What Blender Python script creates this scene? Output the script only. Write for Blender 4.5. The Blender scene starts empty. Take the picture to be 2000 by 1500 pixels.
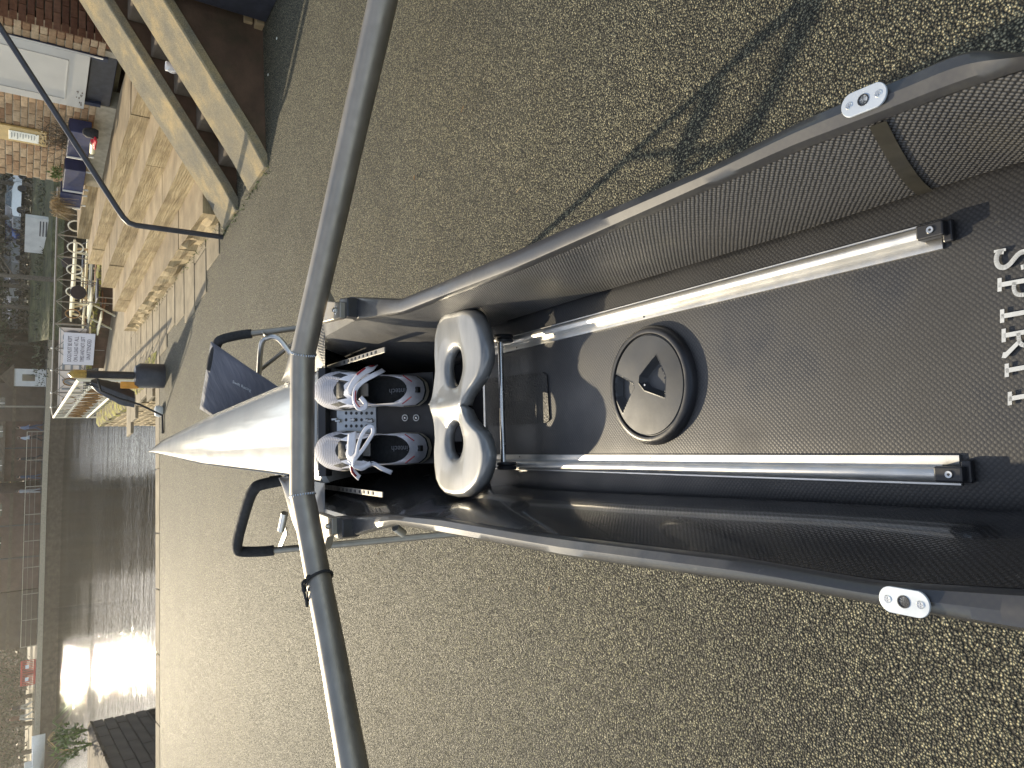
import bpy, bmesh, math, random
import numpy as np
from mathutils import Vector, Matrix, Euler
random.seed(7)
sc = bpy.context.scene
col = sc.collection

# ---------------------------------------------------------------- camera frame
FPX = 1387.0
HC = 1.65
_d = np.array([2000., -60., -FPX]); _d /= np.linalg.norm(_d)
_zc = -_d; _F = np.array([0, 0, -1.]); _yc = _F-(_F@_zc)*_zc; _yc /= np.linalg.norm(_yc); _xc = np.cross(_yc, _zc)
RC = np.array([_xc, _yc, _zc]); CAM = np.array([0, 0, HC])
cam = bpy.data.cameras.new('camera'); camo = bpy.data.objects.new('camera', cam); col.objects.link(camo)
M4 = Matrix.Identity(4)
for i in range(3):
    for j in range(3): M4[i][j] = RC[i][j]
M4[2][3] = HC
camo.matrix_world = M4
cam.sensor_width = 36.0; cam.sensor_fit = 'HORIZONTAL'; cam.lens = 36.0*FPX/2000.0
cam.clip_start = 0.02; cam.clip_end = 3000
sc.camera = camo

# ---------------------------------------------------------------- light
SUN_EL, SUN_AZ = math.radians(21.5), math.radians(-21.5)
world = bpy.data.worlds.new('World'); sc.world = world; world.use_nodes = True
wn = world.node_tree; wn.nodes.clear()
def wnode(t, **k):
    n = wn.nodes.new(t)
    for a, b in k.items(): setattr(n, a, b)
    return n
w_out = wnode('ShaderNodeOutputWorld'); w_bg = wnode('ShaderNodeBackground'); w_bg.inputs['Strength'].default_value = 0.15
w_sky = wnode('ShaderNodeTexSky', sky_type='NISHITA', sun_disc=False, sun_elevation=SUN_EL, sun_rotation=SUN_AZ)
w_sky.air_density = 1.0; w_sky.dust_density = .6; w_sky.ozone_density = 1.0
w_tc = wnode('ShaderNodeTexCoord'); w_map = wnode('ShaderNodeMapping'); w_map.inputs['Scale'].default_value = (1, 1, 2.2)
w_n = wnode('ShaderNodeTexNoise'); w_n.inputs['Scale'].default_value = 2.3; w_n.inputs['Detail'].default_value = 7; w_n.inputs['Roughness'].default_value = .55
w_r = wnode('ShaderNodeValToRGB'); w_r.color_ramp.elements[0].position = .47; w_r.color_ramp.elements[1].position = .66
w_mix = wnode('ShaderNodeMix', data_type='RGBA'); w_mix.inputs[7].default_value = (7.5, 7.6, 7.9, 1)
L = wn.links.new
L(w_tc.outputs['Generated'], w_map.inputs[0]); L(w_map.outputs[0], w_n.inputs['Vector']); L(w_n.outputs['Fac'], w_r.inputs[0])
L(w_r.outputs[0], w_mix.inputs[0]); L(w_sky.outputs[0], w_mix.inputs[6]); L(w_mix.outputs[2], w_bg.inputs[0]); L(w_bg.outputs[0], w_out.inputs[0])
sun = bpy.data.lights.new('sun', 'SUN'); sun.energy = 5.0; sun.angle = math.radians(.53); sun.color = (1, .85, .60)
suno = bpy.data.objects.new('sun', sun); col.objects.link(suno)
sd = Vector((math.sin(SUN_AZ)*math.cos(SUN_EL), math.cos(SUN_AZ)*math.cos(SUN_EL), math.sin(SUN_EL)))
suno.rotation_euler = sd.to_track_quat('Z', 'Y').to_euler(); suno.location = (-20, 50, 30)
sc.view_settings.view_transform = 'Standard'; sc.view_settings.look = 'None'
sc.view_settings.exposure = 0.55; sc.view_settings.gamma = 1.0; sc.view_settings.use_curve_mapping = False

# ---------------------------------------------------------------- geometry of the photograph
def ray(x, y):
    v = RC@np.array([x-1000., 750.-y, -FPX]); return v/np.linalg.norm(v)
def onz(x, y, z=0.):
    r = ray(x, y); return CAM+r*(z-HC)/r[2]
def onplane(x, y, o, n):
    r = ray(x, y); return CAM+r*(((np.array(o)-CAM)@n)/(r@n))
def atd(x, y, d):                     # point at horizontal distance d
    r = ray(x, y); return CAM+r*d/math.hypot(r[0], r[1])
def azv(deg): return np.array([math.sin(math.radians(deg)), math.cos(math.radians(deg)), 0.])
Z3 = np.array([0, 0, 1.])
BS = ray(150, 887); BT = np.cross(BS, Z3); BT /= np.linalg.norm(BT); BN = np.cross(BT, BS)
_r0 = ray(895, 788); BO = CAM+_r0*(1.13/(-(RC.T@_r0)[2]))
def bw(s, t, n): return BO+BS*s+BT*t+BN*n                 # boat coords -> world
def bpx(x, y, n):                                         # pixel on the boat plane n -> (s,t)
    r = ray(x, y); k = ((BO+BN*n-CAM)@BN)/(r@BN); p = CAM+r*k-BO
    return float(p@BS), float(p@BT)
AZ = -11.
SA = azv(AZ); SB = np.array([SA[1], -SA[0], 0.])
def ab(a, b, z): return SA*a+SB*b+Z3*z

# ---------------------------------------------------------------- helpers
def tag(o, label=None, cat=None, group=None, kind=None):
    if label: o['label'] = label
    if cat: o['category'] = cat
    if group: o['group'] = group
    if kind: o['kind'] = kind
    return o
def empty(name, loc, label=None, cat=None, group=None):
    o = bpy.data.objects.new(name, None); o.empty_display_size = .1; link(o, None, Matrix.Translation(Vector(loc)))
    return tag(o, label, cat, group)
WM = {}
def link(o, parent=None, world=None):
    col.objects.link(o); w = world if world is not None else Matrix.Translation(o.location)
    WM[o.name] = w.copy()
    if parent is not None:
        o.parent = parent; o.matrix_parent_inverse = WM[parent.name].inverted()
    o.matrix_basis = w.copy()
    return o
class MB:
    """collects shapes into one mesh"""
    def __init__(s): s.v = []; s.f = []; s.mi = []; s.cm = 0; s.uv = None
    def add(s, vs, fs):
        b = len(s.v); s.v += [tuple(map(float, p)) for p in vs]
        for f in fs: s.f.append(tuple(b+i for i in f)); s.mi.append(s.cm)
        return s
    def box(s, o, x, y, z):          # o centre, x y z full-size vectors
        o, x, y, z = map(np.array, (o, x, y, z))
        vs = [o+x*(i-.5)+y*(j-.5)+z*(k-.5) for k in (0, 1) for j in (0, 1) for i in (0, 1)]
        fs = [(0, 2, 3, 1), (4, 5, 7, 6), (0, 1, 5, 4), (2, 6, 7, 3), (0, 4, 6, 2), (1, 3, 7, 5)]
        if np.dot(np.cross(x, y), z) < 0: fs = [f[::-1] for f in fs]
        return s.add(vs, fs)
    def bar(s, p, q, w, h=None, up=Z3):
        p, q = np.array(p, float), np.array(q, float); h = h or w; d = q-p
        l = np.linalg.norm(d); d0 = d/l; u = np.cross(d0, up)
        if np.linalg.norm(u) < 1e-4: u = np.cross(d0, [1, 0, 0])
        u /= np.linalg.norm(u); v = np.cross(u, d0)
        return s.box((p+q)/2, d, u*w, v*h)
    def tube(s, pts, r, n=10, caps=True, closed=False):
        pts = [np.array(p, float) for p in pts]; m = len(pts)
        rr = r if hasattr(r, '__len__') else [r]*m
        prev = None; vs = []
        for i, p in enumerate(pts):
            if closed: d = pts[(i+1) % m]-pts[i-1]
            else: d = pts[min(i+1, m-1)]-pts[max(i-1, 0)]
            d = d/np.linalg.norm(d)
            if prev is None:
                u = np.cross(d, [0.13, .2, 1.]); u /= np.linalg.norm(u)
            else:
                u = prev-(prev@d)*d; u /= np.linalg.norm(u)
            prev = u; w = np.cross(d, u)
            for k in range(n):
                a = 2*math.pi*k/n; vs.append(p+rr[i]*(math.cos(a)*u+math.sin(a)*w))
        fs = []
        for i in range(m if closed else m-1):
            j = (i+1) % m
            for k in range(n): fs.append((i*n+k, i*n+(k+1) % n, j*n+(k+1) % n, j*n+k))
        if caps and not closed:
            fs.append(tuple(range(n))[::-1]); fs.append(tuple((m-1)*n+k for k in range(n)))
        return s.add(vs, fs)
    def lathe(s, o, ax, prof, n=24, u=None):   # prof: (radius, height)
        o = np.array(o, float); ax = np.array(ax, float); ax /= np.linalg.norm(ax)
        u = np.cross(ax, [0, 0, 1.]) if u is None else np.array(u, float)
        if np.linalg.norm(u) < 1e-3: u = np.array([1., 0, 0])
        u /= np.linalg.norm(u); w = np.cross(ax, u); vs = []; fs = []
        for (r, h) in prof:
            for k in range(n):
                a = 2*math.pi*k/n; vs.append(o+ax*h+max(r, 1e-5)*(math.cos(a)*u+math.sin(a)*w))
        for i in range(len(prof)-1):
            for k in range(n): fs.append((i*n+k, i*n+(k+1) % n, (i+1)*n+(k+1) % n, (i+1)*n+k))
        return s.add(vs, fs)
    def loft(s, rows, close=False, flip=False):
        m = len(rows[0]); vs = [p for r in rows for p in r]; fs = []
        for i in range(len(rows)-1):
            for k in range(m if close else m-1):
                f = (i*m+k, i*m+(k+1) % m, (i+1)*m+(k+1) % m, (i+1)*m+k); fs.append(f[::-1] if flip else f)
        return s.add(vs, fs)
    def prism(s, poly, h):            # poly: 3D points, h: extrude vector
        h = np.array(h, float); n = len(poly); a = [np.array(p, float) for p in poly]
        vs = a+[p+h for p in a]
        fs = [tuple(range(n))[::-1], tuple(range(n, 2*n))]+[(i, (i+1) % n, n+(i+1) % n, n+i) for i in range(n)]
        return s.add(vs, fs)
    def build(s, name, mat, parent=None, smooth=False, bevel=0., kind=None, label=None, fix=True):
        me = bpy.data.meshes.new(name); me.from_pydata(s.v, [], s.f)
        mats = mat if isinstance(mat, (list, tuple)) else [mat]
        for m in mats: me.materials.append(m)
        if len(mats) > 1: me.polygons.foreach_set('material_index', s.mi)
        if fix or bevel:
            bm = bmesh.new(); bm.from_mesh(me); bmesh.ops.remove_doubles(bm, verts=bm.verts, dist=1e-6)
            bmesh.ops.recalc_face_normals(bm, faces=bm.faces)
            if bevel:
                es = [e for e in bm.edges if len(e.link_faces) == 2 and e.calc_face_angle(0) > .6]
                bmesh.ops.bevel(bm, geom=es, offset=bevel, segments=2, affect='EDGES', profile=.5)
            bm.to_mesh(me); bm.free()
        if smooth:
            me.polygons.foreach_set('use_smooth', [True]*len(me.polygons)); me.set_sharp_from_angle(angle=math.radians(38))
        me.update(); o = bpy.data.objects.new(name, me)
        link(o, parent)
        if kind: o['kind'] = kind
        if label: o['label'] = label
        return o

def text_mesh(name, txt, mat, o, xd, yd, size, parent=None, depth=.0005, align='LEFT', sx=1., spacing=1.):
    cu = bpy.data.curves.new(name, 'FONT'); cu.body = txt; cu.size = size; cu.extrude = depth; cu.align_x = align; cu.space_character = spacing
    t = bpy.data.objects.new(name, cu); col.objects.link(t)
    dg = bpy.context.evaluated_depsgraph_get(); me = bpy.data.meshes.new_from_object(t.evaluated_get(dg))
    bpy.data.objects.remove(t)
    xd = np.array(xd, float); yd = np.array(yd, float); zd = np.cross(xd, yd)
    for v in me.vertices:
        p = np.array(o)+xd*v.co.x*sx+yd*v.co.y+zd*v.co.z; v.co = p
    me.materials.clear(); me.materials.append(mat)
    ob = bpy.data.objects.new(name, me); link(ob, parent); return ob

# ---------------------------------------------------------------- materials
class NT:
    def __init__(s, name):
        s.m = bpy.data.materials.new(name); s.m.use_nodes = True; s.t = s.m.node_tree; s.b = s.t.nodes['Principled BSDF']
        s.out = s.t.nodes['Material Output']
        s._c = None
    def n(s, t, **k):
        nd = s.t.nodes.new(t)
        for a, b in k.items():
            if a.startswith('i_'):
                key = a[2:].replace('_', ' ')
                nd.inputs[key].default_value = b
            else: setattr(nd, a, b)
        return nd
    def l(s, a, b): s.t.links.new(a, b)
    def co(s, scale=(1, 1, 1), gen=False, rot=(0, 0, 0)):
        if s._c is None: s._c = s.n('ShaderNodeTexCoord')
        mp = s.n('ShaderNodeMapping'); mp.inputs['Scale'].default_value = scale; mp.inputs['Rotation'].default_value = rot
        s.l(s._c.outputs['Object'], mp.inputs[0]); return mp.outputs[0]
    def noise(s, scale, detail=4, vec=None, rough=.5, out='Fac'):
        nd = s.n('ShaderNodeTexNoise'); nd.inputs['Scale'].default_value = scale; nd.inputs['Detail'].default_value = detail; nd.inputs['Roughness'].default_value = rough
        s.l(vec if vec is not None else s.co(), nd.inputs['Vector']); return nd.outputs[out]
    def ramp(s, fac, stops):
        r = s.n('ShaderNodeValToRGB'); e = r.color_ramp.elements
        while len(e) < len(stops): e.new(.5)
        for i, (p, c) in enumerate(stops):
            e[i].position = p; e[i].color = (*(c if hasattr(c, '__len__') else (c, c, c)), 1)
        s.l(fac, r.inputs[0]); return r.outputs[0]
    def mix(s, f, a, b, mode='MIX'):
        m = s.n('ShaderNodeMix', data_type='RGBA', blend_type=mode)
        for idx, v in ((0, f), (6, a), (7, b)):
            if hasattr(v, 'node'): s.l(v, m.inputs[idx])
            else: m.inputs[idx].default_value = v if idx == 0 else ((*v, 1) if len(v) == 3 else v)
        return m.outputs[2]
    def bump(s, h, strength=.5, dist=.01, prev=None):
        b = s.n('ShaderNodeBump'); b.inputs['Strength'].default_value = strength; b.inputs['Distance'].default_value = dist
        s.l(h, b.inputs['Height'])
        if prev is not None: s.l(prev, b.inputs['Normal'])
        s.l(b.outputs[0], s.b.inputs['Normal']); return b.outputs[0]
    def set(s, **k):
        for a, v in k.items():
            key = {'col': 'Base Color', 'rough': 'Roughness', 'metal': 'Metallic', 'coat': 'Coat Weight', 'coatr': 'Coat Roughness', 'spec': 'Specular IOR Level', 'sheen': 'Sheen Weight', 'trans': 'Transmission Weight', 'ior': 'IOR'}[a]
            if hasattr(v, 'node'): s.l(v, s.b.inputs[key])
            else: s.b.inputs[key].default_value = (*v, 1) if hasattr(v, '__len__') else v
        return s

def simple(name, c, rough=.6, metal=0., var=.25, scale=8, bump=.0, bs=60, coat=0., coatr=.1, bd=.002, spec=.5):
    m = NT(name); f = m.noise(scale, 5)
    lo = tuple(x*(1-var) for x in c); hi = tuple(min(1, x*(1+var)) for x in c)
    m.set(col=m.ramp(f, [(.3, lo), (.7, hi)]), metal=metal, coat=coat, coatr=coatr, spec=spec)
    rn = m.ramp(m.noise(scale*2.3, 4), [(.3, max(.02, rough*.82)), (.7, min(1, rough*1.18))]); m.set(rough=rn)
    if bump: m.bump(m.noise(bs, 5), bump, bd)
    return m.m
def objvar(m, c, amt=.3):            # per-object brightness variation
    oi = m.n('ShaderNodeObjectInfo'); r = m.ramp(oi.outputs['Random'], [(0, 1-amt), (1, 1+amt)])
    return m.mix(1., c, r, 'MULTIPLY')

def mat_asphalt():
    m = NT('asphalt')
    vo = m.n('ShaderNodeTexVoronoi', feature='F1'); vo.inputs['Scale'].default_value = 165; vo.inputs['Randomness'].default_value = 1
    wv = m.co(); nz = m.noise(60, 2, wv, out='Color')
    add = m.n('ShaderNodeVectorMath', operation='MULTIPLY_ADD'); m.l(nz, add.inputs[0]); add.inputs[1].default_value = (.006, .006, .006); m.l(wv, add.inputs[2])
    m.l(add.outputs[0], vo.inputs['Vector'])
    sep = m.n('ShaderNodeSeparateColor'); m.l(vo.outputs['Color'], sep.inputs[0])
    c = m.ramp(sep.outputs[0], [(0, (.06, .058, .05)), (.35, (.14, .135, .11)), (.7, (.30, .285, .22)), (.93, (.46, .43, .32)), (1, (.62, .57, .44))])
    dark = m.ramp(vo.outputs['Distance'], [(.2, 1.12), (.58, .1)])
    c = m.mix(1., c, dark, 'MULTIPLY')
    big = m.ramp(m.noise(1.3, 6, wv, .6), [(.3, .78), (.7, 1.18)])
    c = m.mix(1., c, big, 'MULTIPLY')
    st = m.ramp(m.noise(.35, 5, wv, .6), [(.45, (1, 1, 1)), (.7, (1.06, 1.0, .86))])
    c = m.mix(1., c, st, 'MULTIPLY'); c = m.mix(1., c, (.97, .955, .81), 'MULTIPLY')
    m.set(col=c, rough=m.ramp(sep.outputs[1], [(0, .55), (1, .9)]), spec=.32)
    h1 = m.ramp(vo.outputs['Distance'], [(.0, 1), (.75, 0)])
    hh = m.n('ShaderNodeMath', operation='MULTIPLY'); m.l(h1, hh.inputs[0]); m.l(m.ramp(sep.outputs[2], [(0, .45), (1, 1)]), hh.inputs[1])
    b1 = m.bump(hh.outputs[0], 1.0, .0095)
    m.bump(m.noise(420, 3, wv), .5, .0016, b1)
    return m.m

def mat_carbon(name, base=.016, dot=.07, scale=230, rough=.3, coat=.5, coatr=.12, dots=.5, dirt_glitter=(.09, .085, .06), dirt_glitter_amt=.25, wall=0):
    m = NT(name); v = m.co()
    w = m.n('ShaderNodeTexVoronoi', feature='F1', voronoi_dimensions='2D'); w.inputs['Scale'].default_value = scale; w.inputs['Randomness'].default_value = .16
    ax2 = BT if not wall else BT*.5*wall+BN*.87
    cmb = m.n('ShaderNodeCombineXYZ')
    for kk, vec in ((0, BS+ax2), (1, BS-ax2)):
        dt = m.n('ShaderNodeVectorMath', operation='DOT_PRODUCT'); m.l(v, dt.inputs[0]); dt.inputs[1].default_value = tuple(float(x)*.7071 for x in vec); m.l(dt.outputs['Value'], cmb.inputs[kk])
    m.l(cmb.outputs[0], w.inputs['Vector'])
    d = m.ramp(w.outputs['Distance'], [(.2, 1), (.5, 0)])
    c = m.mix(d, (base, base, base*1.1), (dot, dot, dot*1.02))
    dn = m.ramp(m.noise(5, 7, v, .65), [(.48, 0), (.72, dirt_glitter_amt)])
    c = m.mix(dn, c, dirt_glitter)
    sp = m.ramp(m.noise(90, 6, v, .7), [(.66, 0), (.72, .35)])
    c = m.mix(sp, c, (.16, .155, .13))
    m.set(col=c, rough=m.ramp(m.noise(9, 6, v, .6), [(.3, rough*.7), (.7, rough*1.4)]), coat=coat, coatr=coatr)
    m.bump(d, dots, .0005)
    return m.m

def mat_brick(name, c1, c2, c3):
    m = NT(name); oi = m.n('ShaderNodeObjectInfo'); v = m.co()
    c = m.ramp(oi.outputs['Random'], [(0, c1), (.45, c2), (1, c3)])
    nn = m.ramp(m.noise(16, 8, v, .7), [(.3, .6), (.7, 1.25)]); c = m.mix(1., c, nn, 'MULTIPLY')
    pit = m.ramp(m.noise(60, 4, v, .6), [(.62, 0), (.7, .6)]); c = m.mix(pit, c, tuple(x*.4 for x in c1))
    m.set(col=c, rough=.9, spec=.2); m.bump(m.noise(45, 6, v, .65), .8, .006); return m.m

def mat_stone(name, a, b, c, layer=26, bumpd=.012, bstr=.9):
    m = NT(name); v = m.co(); vl = m.co((1.5, 1.5, layer))
    n1 = m.noise(3.2, 8, v, .62); col1 = m.ramp(n1, [(.28, a), (.5, b), (.75, c)])
    n2 = m.ramp(m.noise(2.0, 6, vl, .6), [(.3, .72), (.7, 1.15)]); c2 = m.mix(1., col1, n2, 'MULTIPLY')
    c2 = objvar(m, c2, .12)
    m.set(col=c2, rough=.88, spec=.25)
    b1 = m.bump(m.noise(2.4, 7, vl, .65), bstr, bumpd); m.bump(m.noise(70, 5, v, .6), .6, .004, b1)
    return m.m

def mat_coping():
    m = NT('coping_stone'); v = m.co()
    c = m.ramp(m.noise(3.5, 7, v, .6), [(.35, (.17, .155, .12)), (.52, (.24, .205, .135)), (.7, (.40, .30, .15))])
    g = m.ramp(m.noise(170, 3, v, .7), [(.35, .62), (.65, 1.35)]); c = m.mix(1., c, g, 'MULTIPLY')
    m.set(col=c, rough=.92, spec=.2); m.bump(m.noise(150, 4, v, .7), .9, .004); return m.m
MAT = {}
MAT['asphalt'] = mat_asphalt()
MAT['carbon_floor'] = mat_carbon('carbon_floor', .017, .034, 290, .5, .2, .3, .28, dirt_glitter=(.05, .048, .04), dirt_glitter_amt=.25)
MAT['carbon_wall'] = mat_carbon('carbon_wall', .010, .10, 270, .5, .05, .3, 1., dirt_glitter=(.13, .115, .07), dirt_glitter_amt=.3, wall=1)  # yellowish patches put the sunlit glitter of this side into the colour
MAT['carbon_gloss'] = mat_carbon('carbon_gloss', .010, .03, 270, .2, .5, .06, .2, dirt_glitter_amt=.08, wall=-1)
MAT['hull_inside'] = simple('bare_hull_inside', (.018, .018, .02), .7, var=.3, scale=12, spec=.2)
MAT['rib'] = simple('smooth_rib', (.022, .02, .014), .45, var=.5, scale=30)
MAT['gunwale'] = mat_carbon('gunwale_paint', .028, .032, 200, .36, .3, .2, .0, dirt_glitter=(.19, .18, .15), dirt_glitter_amt=.5)
MAT['mat_bead'] = simple('grip_mat_black', (.02, .02, .02), .5, bump=1, bs=380, bd=.002)
m = NT('deck_paint'); v = m.co(); f = m.noise(3, 5, v)
m.set(col=m.ramp(f, [(.3, (.24, .255, .275)), (.7, (.31, .325, .34))]), metal=.1, rough=m.ramp(m.noise(7, 5, v), [(.3, .3), (.7, .42)]), coat=.8, coatr=.06)
MAT['deck'] = m.m
m = NT('seat_shell'); v = m.co((1, 5, 1)); f = m.noise(9, 6, v, .6)
m.set(col=m.ramp(f, [(.3, (.17, .17, .165)), (.7, (.23, .23, .22))]), metal=.25, rough=.34, coat=.6, coatr=.07)
MAT['seat'] = m.m
MAT['tube'] = simple('anodised_tube', (.30, .275, .235), .47, metal=.8, var=.12, scale=20)
MAT['alu'] = simple('brushed_aluminium', (.62, .61, .58), .4, metal=.9, var=.1, scale=30)
MAT['steel'] = simple('stainless_steel', (.62, .61, .58), .24, metal=1., var=.12, scale=40)
MAT['rack'] = simple('dull_rack_metal', (.22, .21, .19), .5, metal=.6, var=.3, scale=60)
MAT['plate'] = simple('anodised_plate', (.50, .54, .58), .4, metal=.4, var=.08, scale=40)
MAT['black_plastic'] = simple('black_plastic', (.022, .022, .024), .38, var=.3, scale=30, bump=.15, bs=200, bd=.0006)
MAT['hatch'] = simple('grey_black_plastic', (.05, .052, .055), .5, var=.35, scale=14, bump=.12, bs=160, bd=.0006)
MAT['rubber'] = simple('black_foam', (.02, .02, .021), .85, var=.25, scale=30, bump=.4, bs=240, bd=.001)
MAT['letter'] = simple('pale_grey_lettering', (.55, .57, .58), .4, var=.08, scale=60)
MAT['white_paint'] = simple('white_paint', (.78, .77, .72), .5, var=.06, scale=12)
MAT['cream_paint'] = simple('cream_rail_paint', (.80, .76, .60), .5, var=.1, scale=12)
MAT['rust'] = simple('rusty_paint', (.30, .17, .06), .8, var=.4, scale=14)
MAT['dark_metal'] = simple('dark_painted_steel', (.035, .036, .045), .42, metal=.1, var=.3, scale=14, bump=.3, bs=90, bd=.001)
MAT['water_stub'] = None
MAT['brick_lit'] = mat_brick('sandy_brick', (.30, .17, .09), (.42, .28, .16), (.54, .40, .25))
MAT['brick_shade'] = mat_brick('shade_toned_brick', (.14, .06, .035), (.19, .085, .045), (.24, .12, .07))  # front wall's shade put into a darker red-brown copy of the brick
MAT['mortar'] = simple('mortar', (.42, .36, .26), .95, var=.2, scale=14, bump=.6, bs=70, bd=.004)
MAT['stone'] = mat_stone('sandstone', (.25, .18, .095), (.36, .275, .15), (.45, .36, .21))
MAT['tread'] = mat_stone('tread_stone', (.20, .155, .095), (.29, .225, .14), (.37, .30, .19), 1.5, .004, .6)  # darker, smoother stone for the upward block faces
MAT['coping'] = mat_coping()
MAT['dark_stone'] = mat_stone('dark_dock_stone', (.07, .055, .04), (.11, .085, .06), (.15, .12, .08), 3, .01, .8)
MAT['wallside'] = mat_stone('dark_brown_wall', (.06, .05, .025), (.11, .065, .04), (.15, .09, .055), 2, .006, .6)  # mottled dark brown, darker than the coping
MAT['flag'] = mat_stone('flagstone', (.20, .165, .11), (.28, .235, .16), (.36, .30, .21), 1.2, .003, .6)
m = NT('mossy_stone'); v = m.co(); n1 = m.noise(5, 7, v, .65)
c = m.mix(m.ramp(n1, [(.45, 0), (.58, 1)]), (.14, .11, .06), (.36, .33, .05)); m.set(col=m.mix(1., c, m.ramp(m.noise(40, 4, v), [(.3, .55), (.7, 1.3)]), 'MULTIPLY'), rough=.95); m.bump(m.noise(30, 7, v, .7), 1, .02)
MAT['moss'] = m.m
MAT['landing'] = simple('sunlit_boards', (.24, .21, .14), .9, var=.25, scale=1.5, spec=.1)
MAT['wood'] = simple('weathered_timber', (.36, .25, .13), .75, var=.3, scale=10, bump=.4, bs=50, bd=.003)
MAT['wood_red'] = simple('stained_picnic_timber', (.26, .11, .04), .6, var=.3, scale=9)
MAT['cream'] = simple('pale_table_boards', (.80, .74, .50), .55, var=.12, scale=9)
MAT['navy'] = simple('navy_blue_planter', (.022, .028, .085), .55, var=.3, scale=7)
MAT['door'] = simple('grey_door_paint', (.52, .50, .45), .42, var=.08, scale=3)
MAT['navy_frame'] = simple('navy_door_frame', (.022, .03, .06), .5, var=.3, scale=9)
MAT['brass'] = simple('ochre_board', (.52, .36, .13), .45, var=.12, scale=12)
MAT['paper'] = simple('paper_notice', (.85, .84, .72), .4, var=.06, scale=5)
MAT['red'] = simple('red_cloth', (.6, .02, .04), .6, var=.3, scale=30)
MAT['mug'] = simple('white_glaze', (.78, .76, .74), .15, var=.04, scale=20, coat=.5)
MAT['white'] = simple('white_board', (.78, .77, .82), .5, var=.04, scale=6)
MAT['signtext'] = simple('grey_print', (.12, .10, .14), .6, var=.1)
MAT['banner'] = simple('pink_white_banner', (.82, .72, .64), .6, var=.06, scale=5)
MAT['banner_grey'] = simple('banner_grey_print', (.25, .26, .27), .6, var=.06, scale=5)
MAT['gold'] = simple('gold_capped_paint', (.42, .27, .06), .45, metal=.2, var=.3, scale=20)
MAT['orange'] = simple('orange_cap', (.85, .36, .05), .5, var=.2, scale=10)
MAT['glass'] = simple('dark_window_glass', (.03, .035, .04), .08, var=.2, scale=3, coat=1)
MAT['bark'] = simple('grey_bark', (.12, .10, .075), .9, var=.35, scale=14, bump=.6, bs=40, bd=.01)
def leafmat(name, c):
    m = NT(name); g = m.n('ShaderNodeNewGeometry'); r = m.ramp(g.outputs['Random Per Island'], [(0, tuple(x*.55 for x in c)), (.7, c), (1, tuple(min(1, x*1.9) for x in c))])
    m.set(col=r, rough=.55); return m.m
MAT['leaf_dark'] = leafmat('dark_evergreen_leaf', (.035, .045, .018))
MAT['leaf_brown'] = leafmat('bare_brown_twig', (.09, .07, .045))
MAT['leaf_green'] = leafmat('fresh_green_leaf', (.12, .17, .04))
MAT['leaf_dry'] = leafmat('dry_straw_leaf', (.38, .27, .13))
MAT['grass'] = simple('grass_bank', (.065, .07, .025), .95, var=.6, scale=1.2, bump=1, bs=5, bd=.2)
MAT['backdrop_wood'] = simple('backdrop_slope', (.03, .03, .018), .95, var=.6, scale=.5, bump=1, bs=3, bd=.4)
MAT['earth'] = simple('dark_earth', (.05, .045, .03), .95, var=.3, scale=1.2)
MAT['dirt_white'] = simple('white_render', (.62, .61, .58), .8, var=.1, scale=2)
MAT['shoe_mesh'] = None

# ================================================================ SETTING
WZ = -1.35                                  # water level
QA = 11.42                                  # quay edge (a)
# ground: near quay with two dock arms; sheet
g = MB()
def quad(pts): g.add(pts, [(0, 1, 2, 3)])
quad([ab(-30, -40, 0), ab(-30, 60, 0), ab(QA-.35, 60, 0), ab(QA-.35, -40, 0)])
g.build('ground_asphalt', MAT['asphalt'], kind='structure', fix=False)
g = MB(); n = 26                             # edging stones along the quay lip
edge = empty('quay_edge', ab(QA-.2, 0, 0)); edge['kind'] = 'structure'
b = -6.0
while b < 2.15:
    w = random.uniform(.75, 1.05); e = min(b+w, 2.15)
    q = MB(); q.box(ab(QA-.17, (b+e)/2, -.5+.004), SB*(e-b-.012), SA*.35, Z3*1.0)
    q.build('edging_stone', MAT['flag'], edge, bevel=.01); b = e
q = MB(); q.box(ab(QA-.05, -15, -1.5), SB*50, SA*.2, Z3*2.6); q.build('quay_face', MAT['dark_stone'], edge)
# right-hand terrace ground beyond quay line
g = MB()
ZT = 0.004
g.add([ab(QA-.4, 2.25, ZT), ab(QA-.4, 30, ZT), ab(17.5, 30, ZT), ab(20.6, 2.85, ZT)], [(0, 1, 2, 3)])
g.build('terrace_ground', MAT['flag'], kind='structure', fix=False)
# flagstones in front of the steps
pave = empty('paving', ab(9.5, 2.8, 0)); pave['kind'] = 'structure'
cnt = 0
for i in range(12):
    a0 = 7.3+i*.62; wrow = .6
    b0 = 2.62-.085*(a0-7.3)+.15*math.sin(a0*2.1)-(.25 if i > 6 else 0)
    bb = b0
    while bb < (3.45 if a0 < 12.7 else 6.0):
        w = random.uniform(.45, .95)
        if bb+w > 2.2 or a0 < QA-.6:
            q = MB(); q.box(ab(a0+wrow/2, bb+w/2, -.013+random.uniform(-.002, .003)), SB*(w-.02), SA*(wrow-.02), Z3*.05)
            q.build('flagstone', MAT['flag'], pave, bevel=.008)
        bb += w
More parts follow.
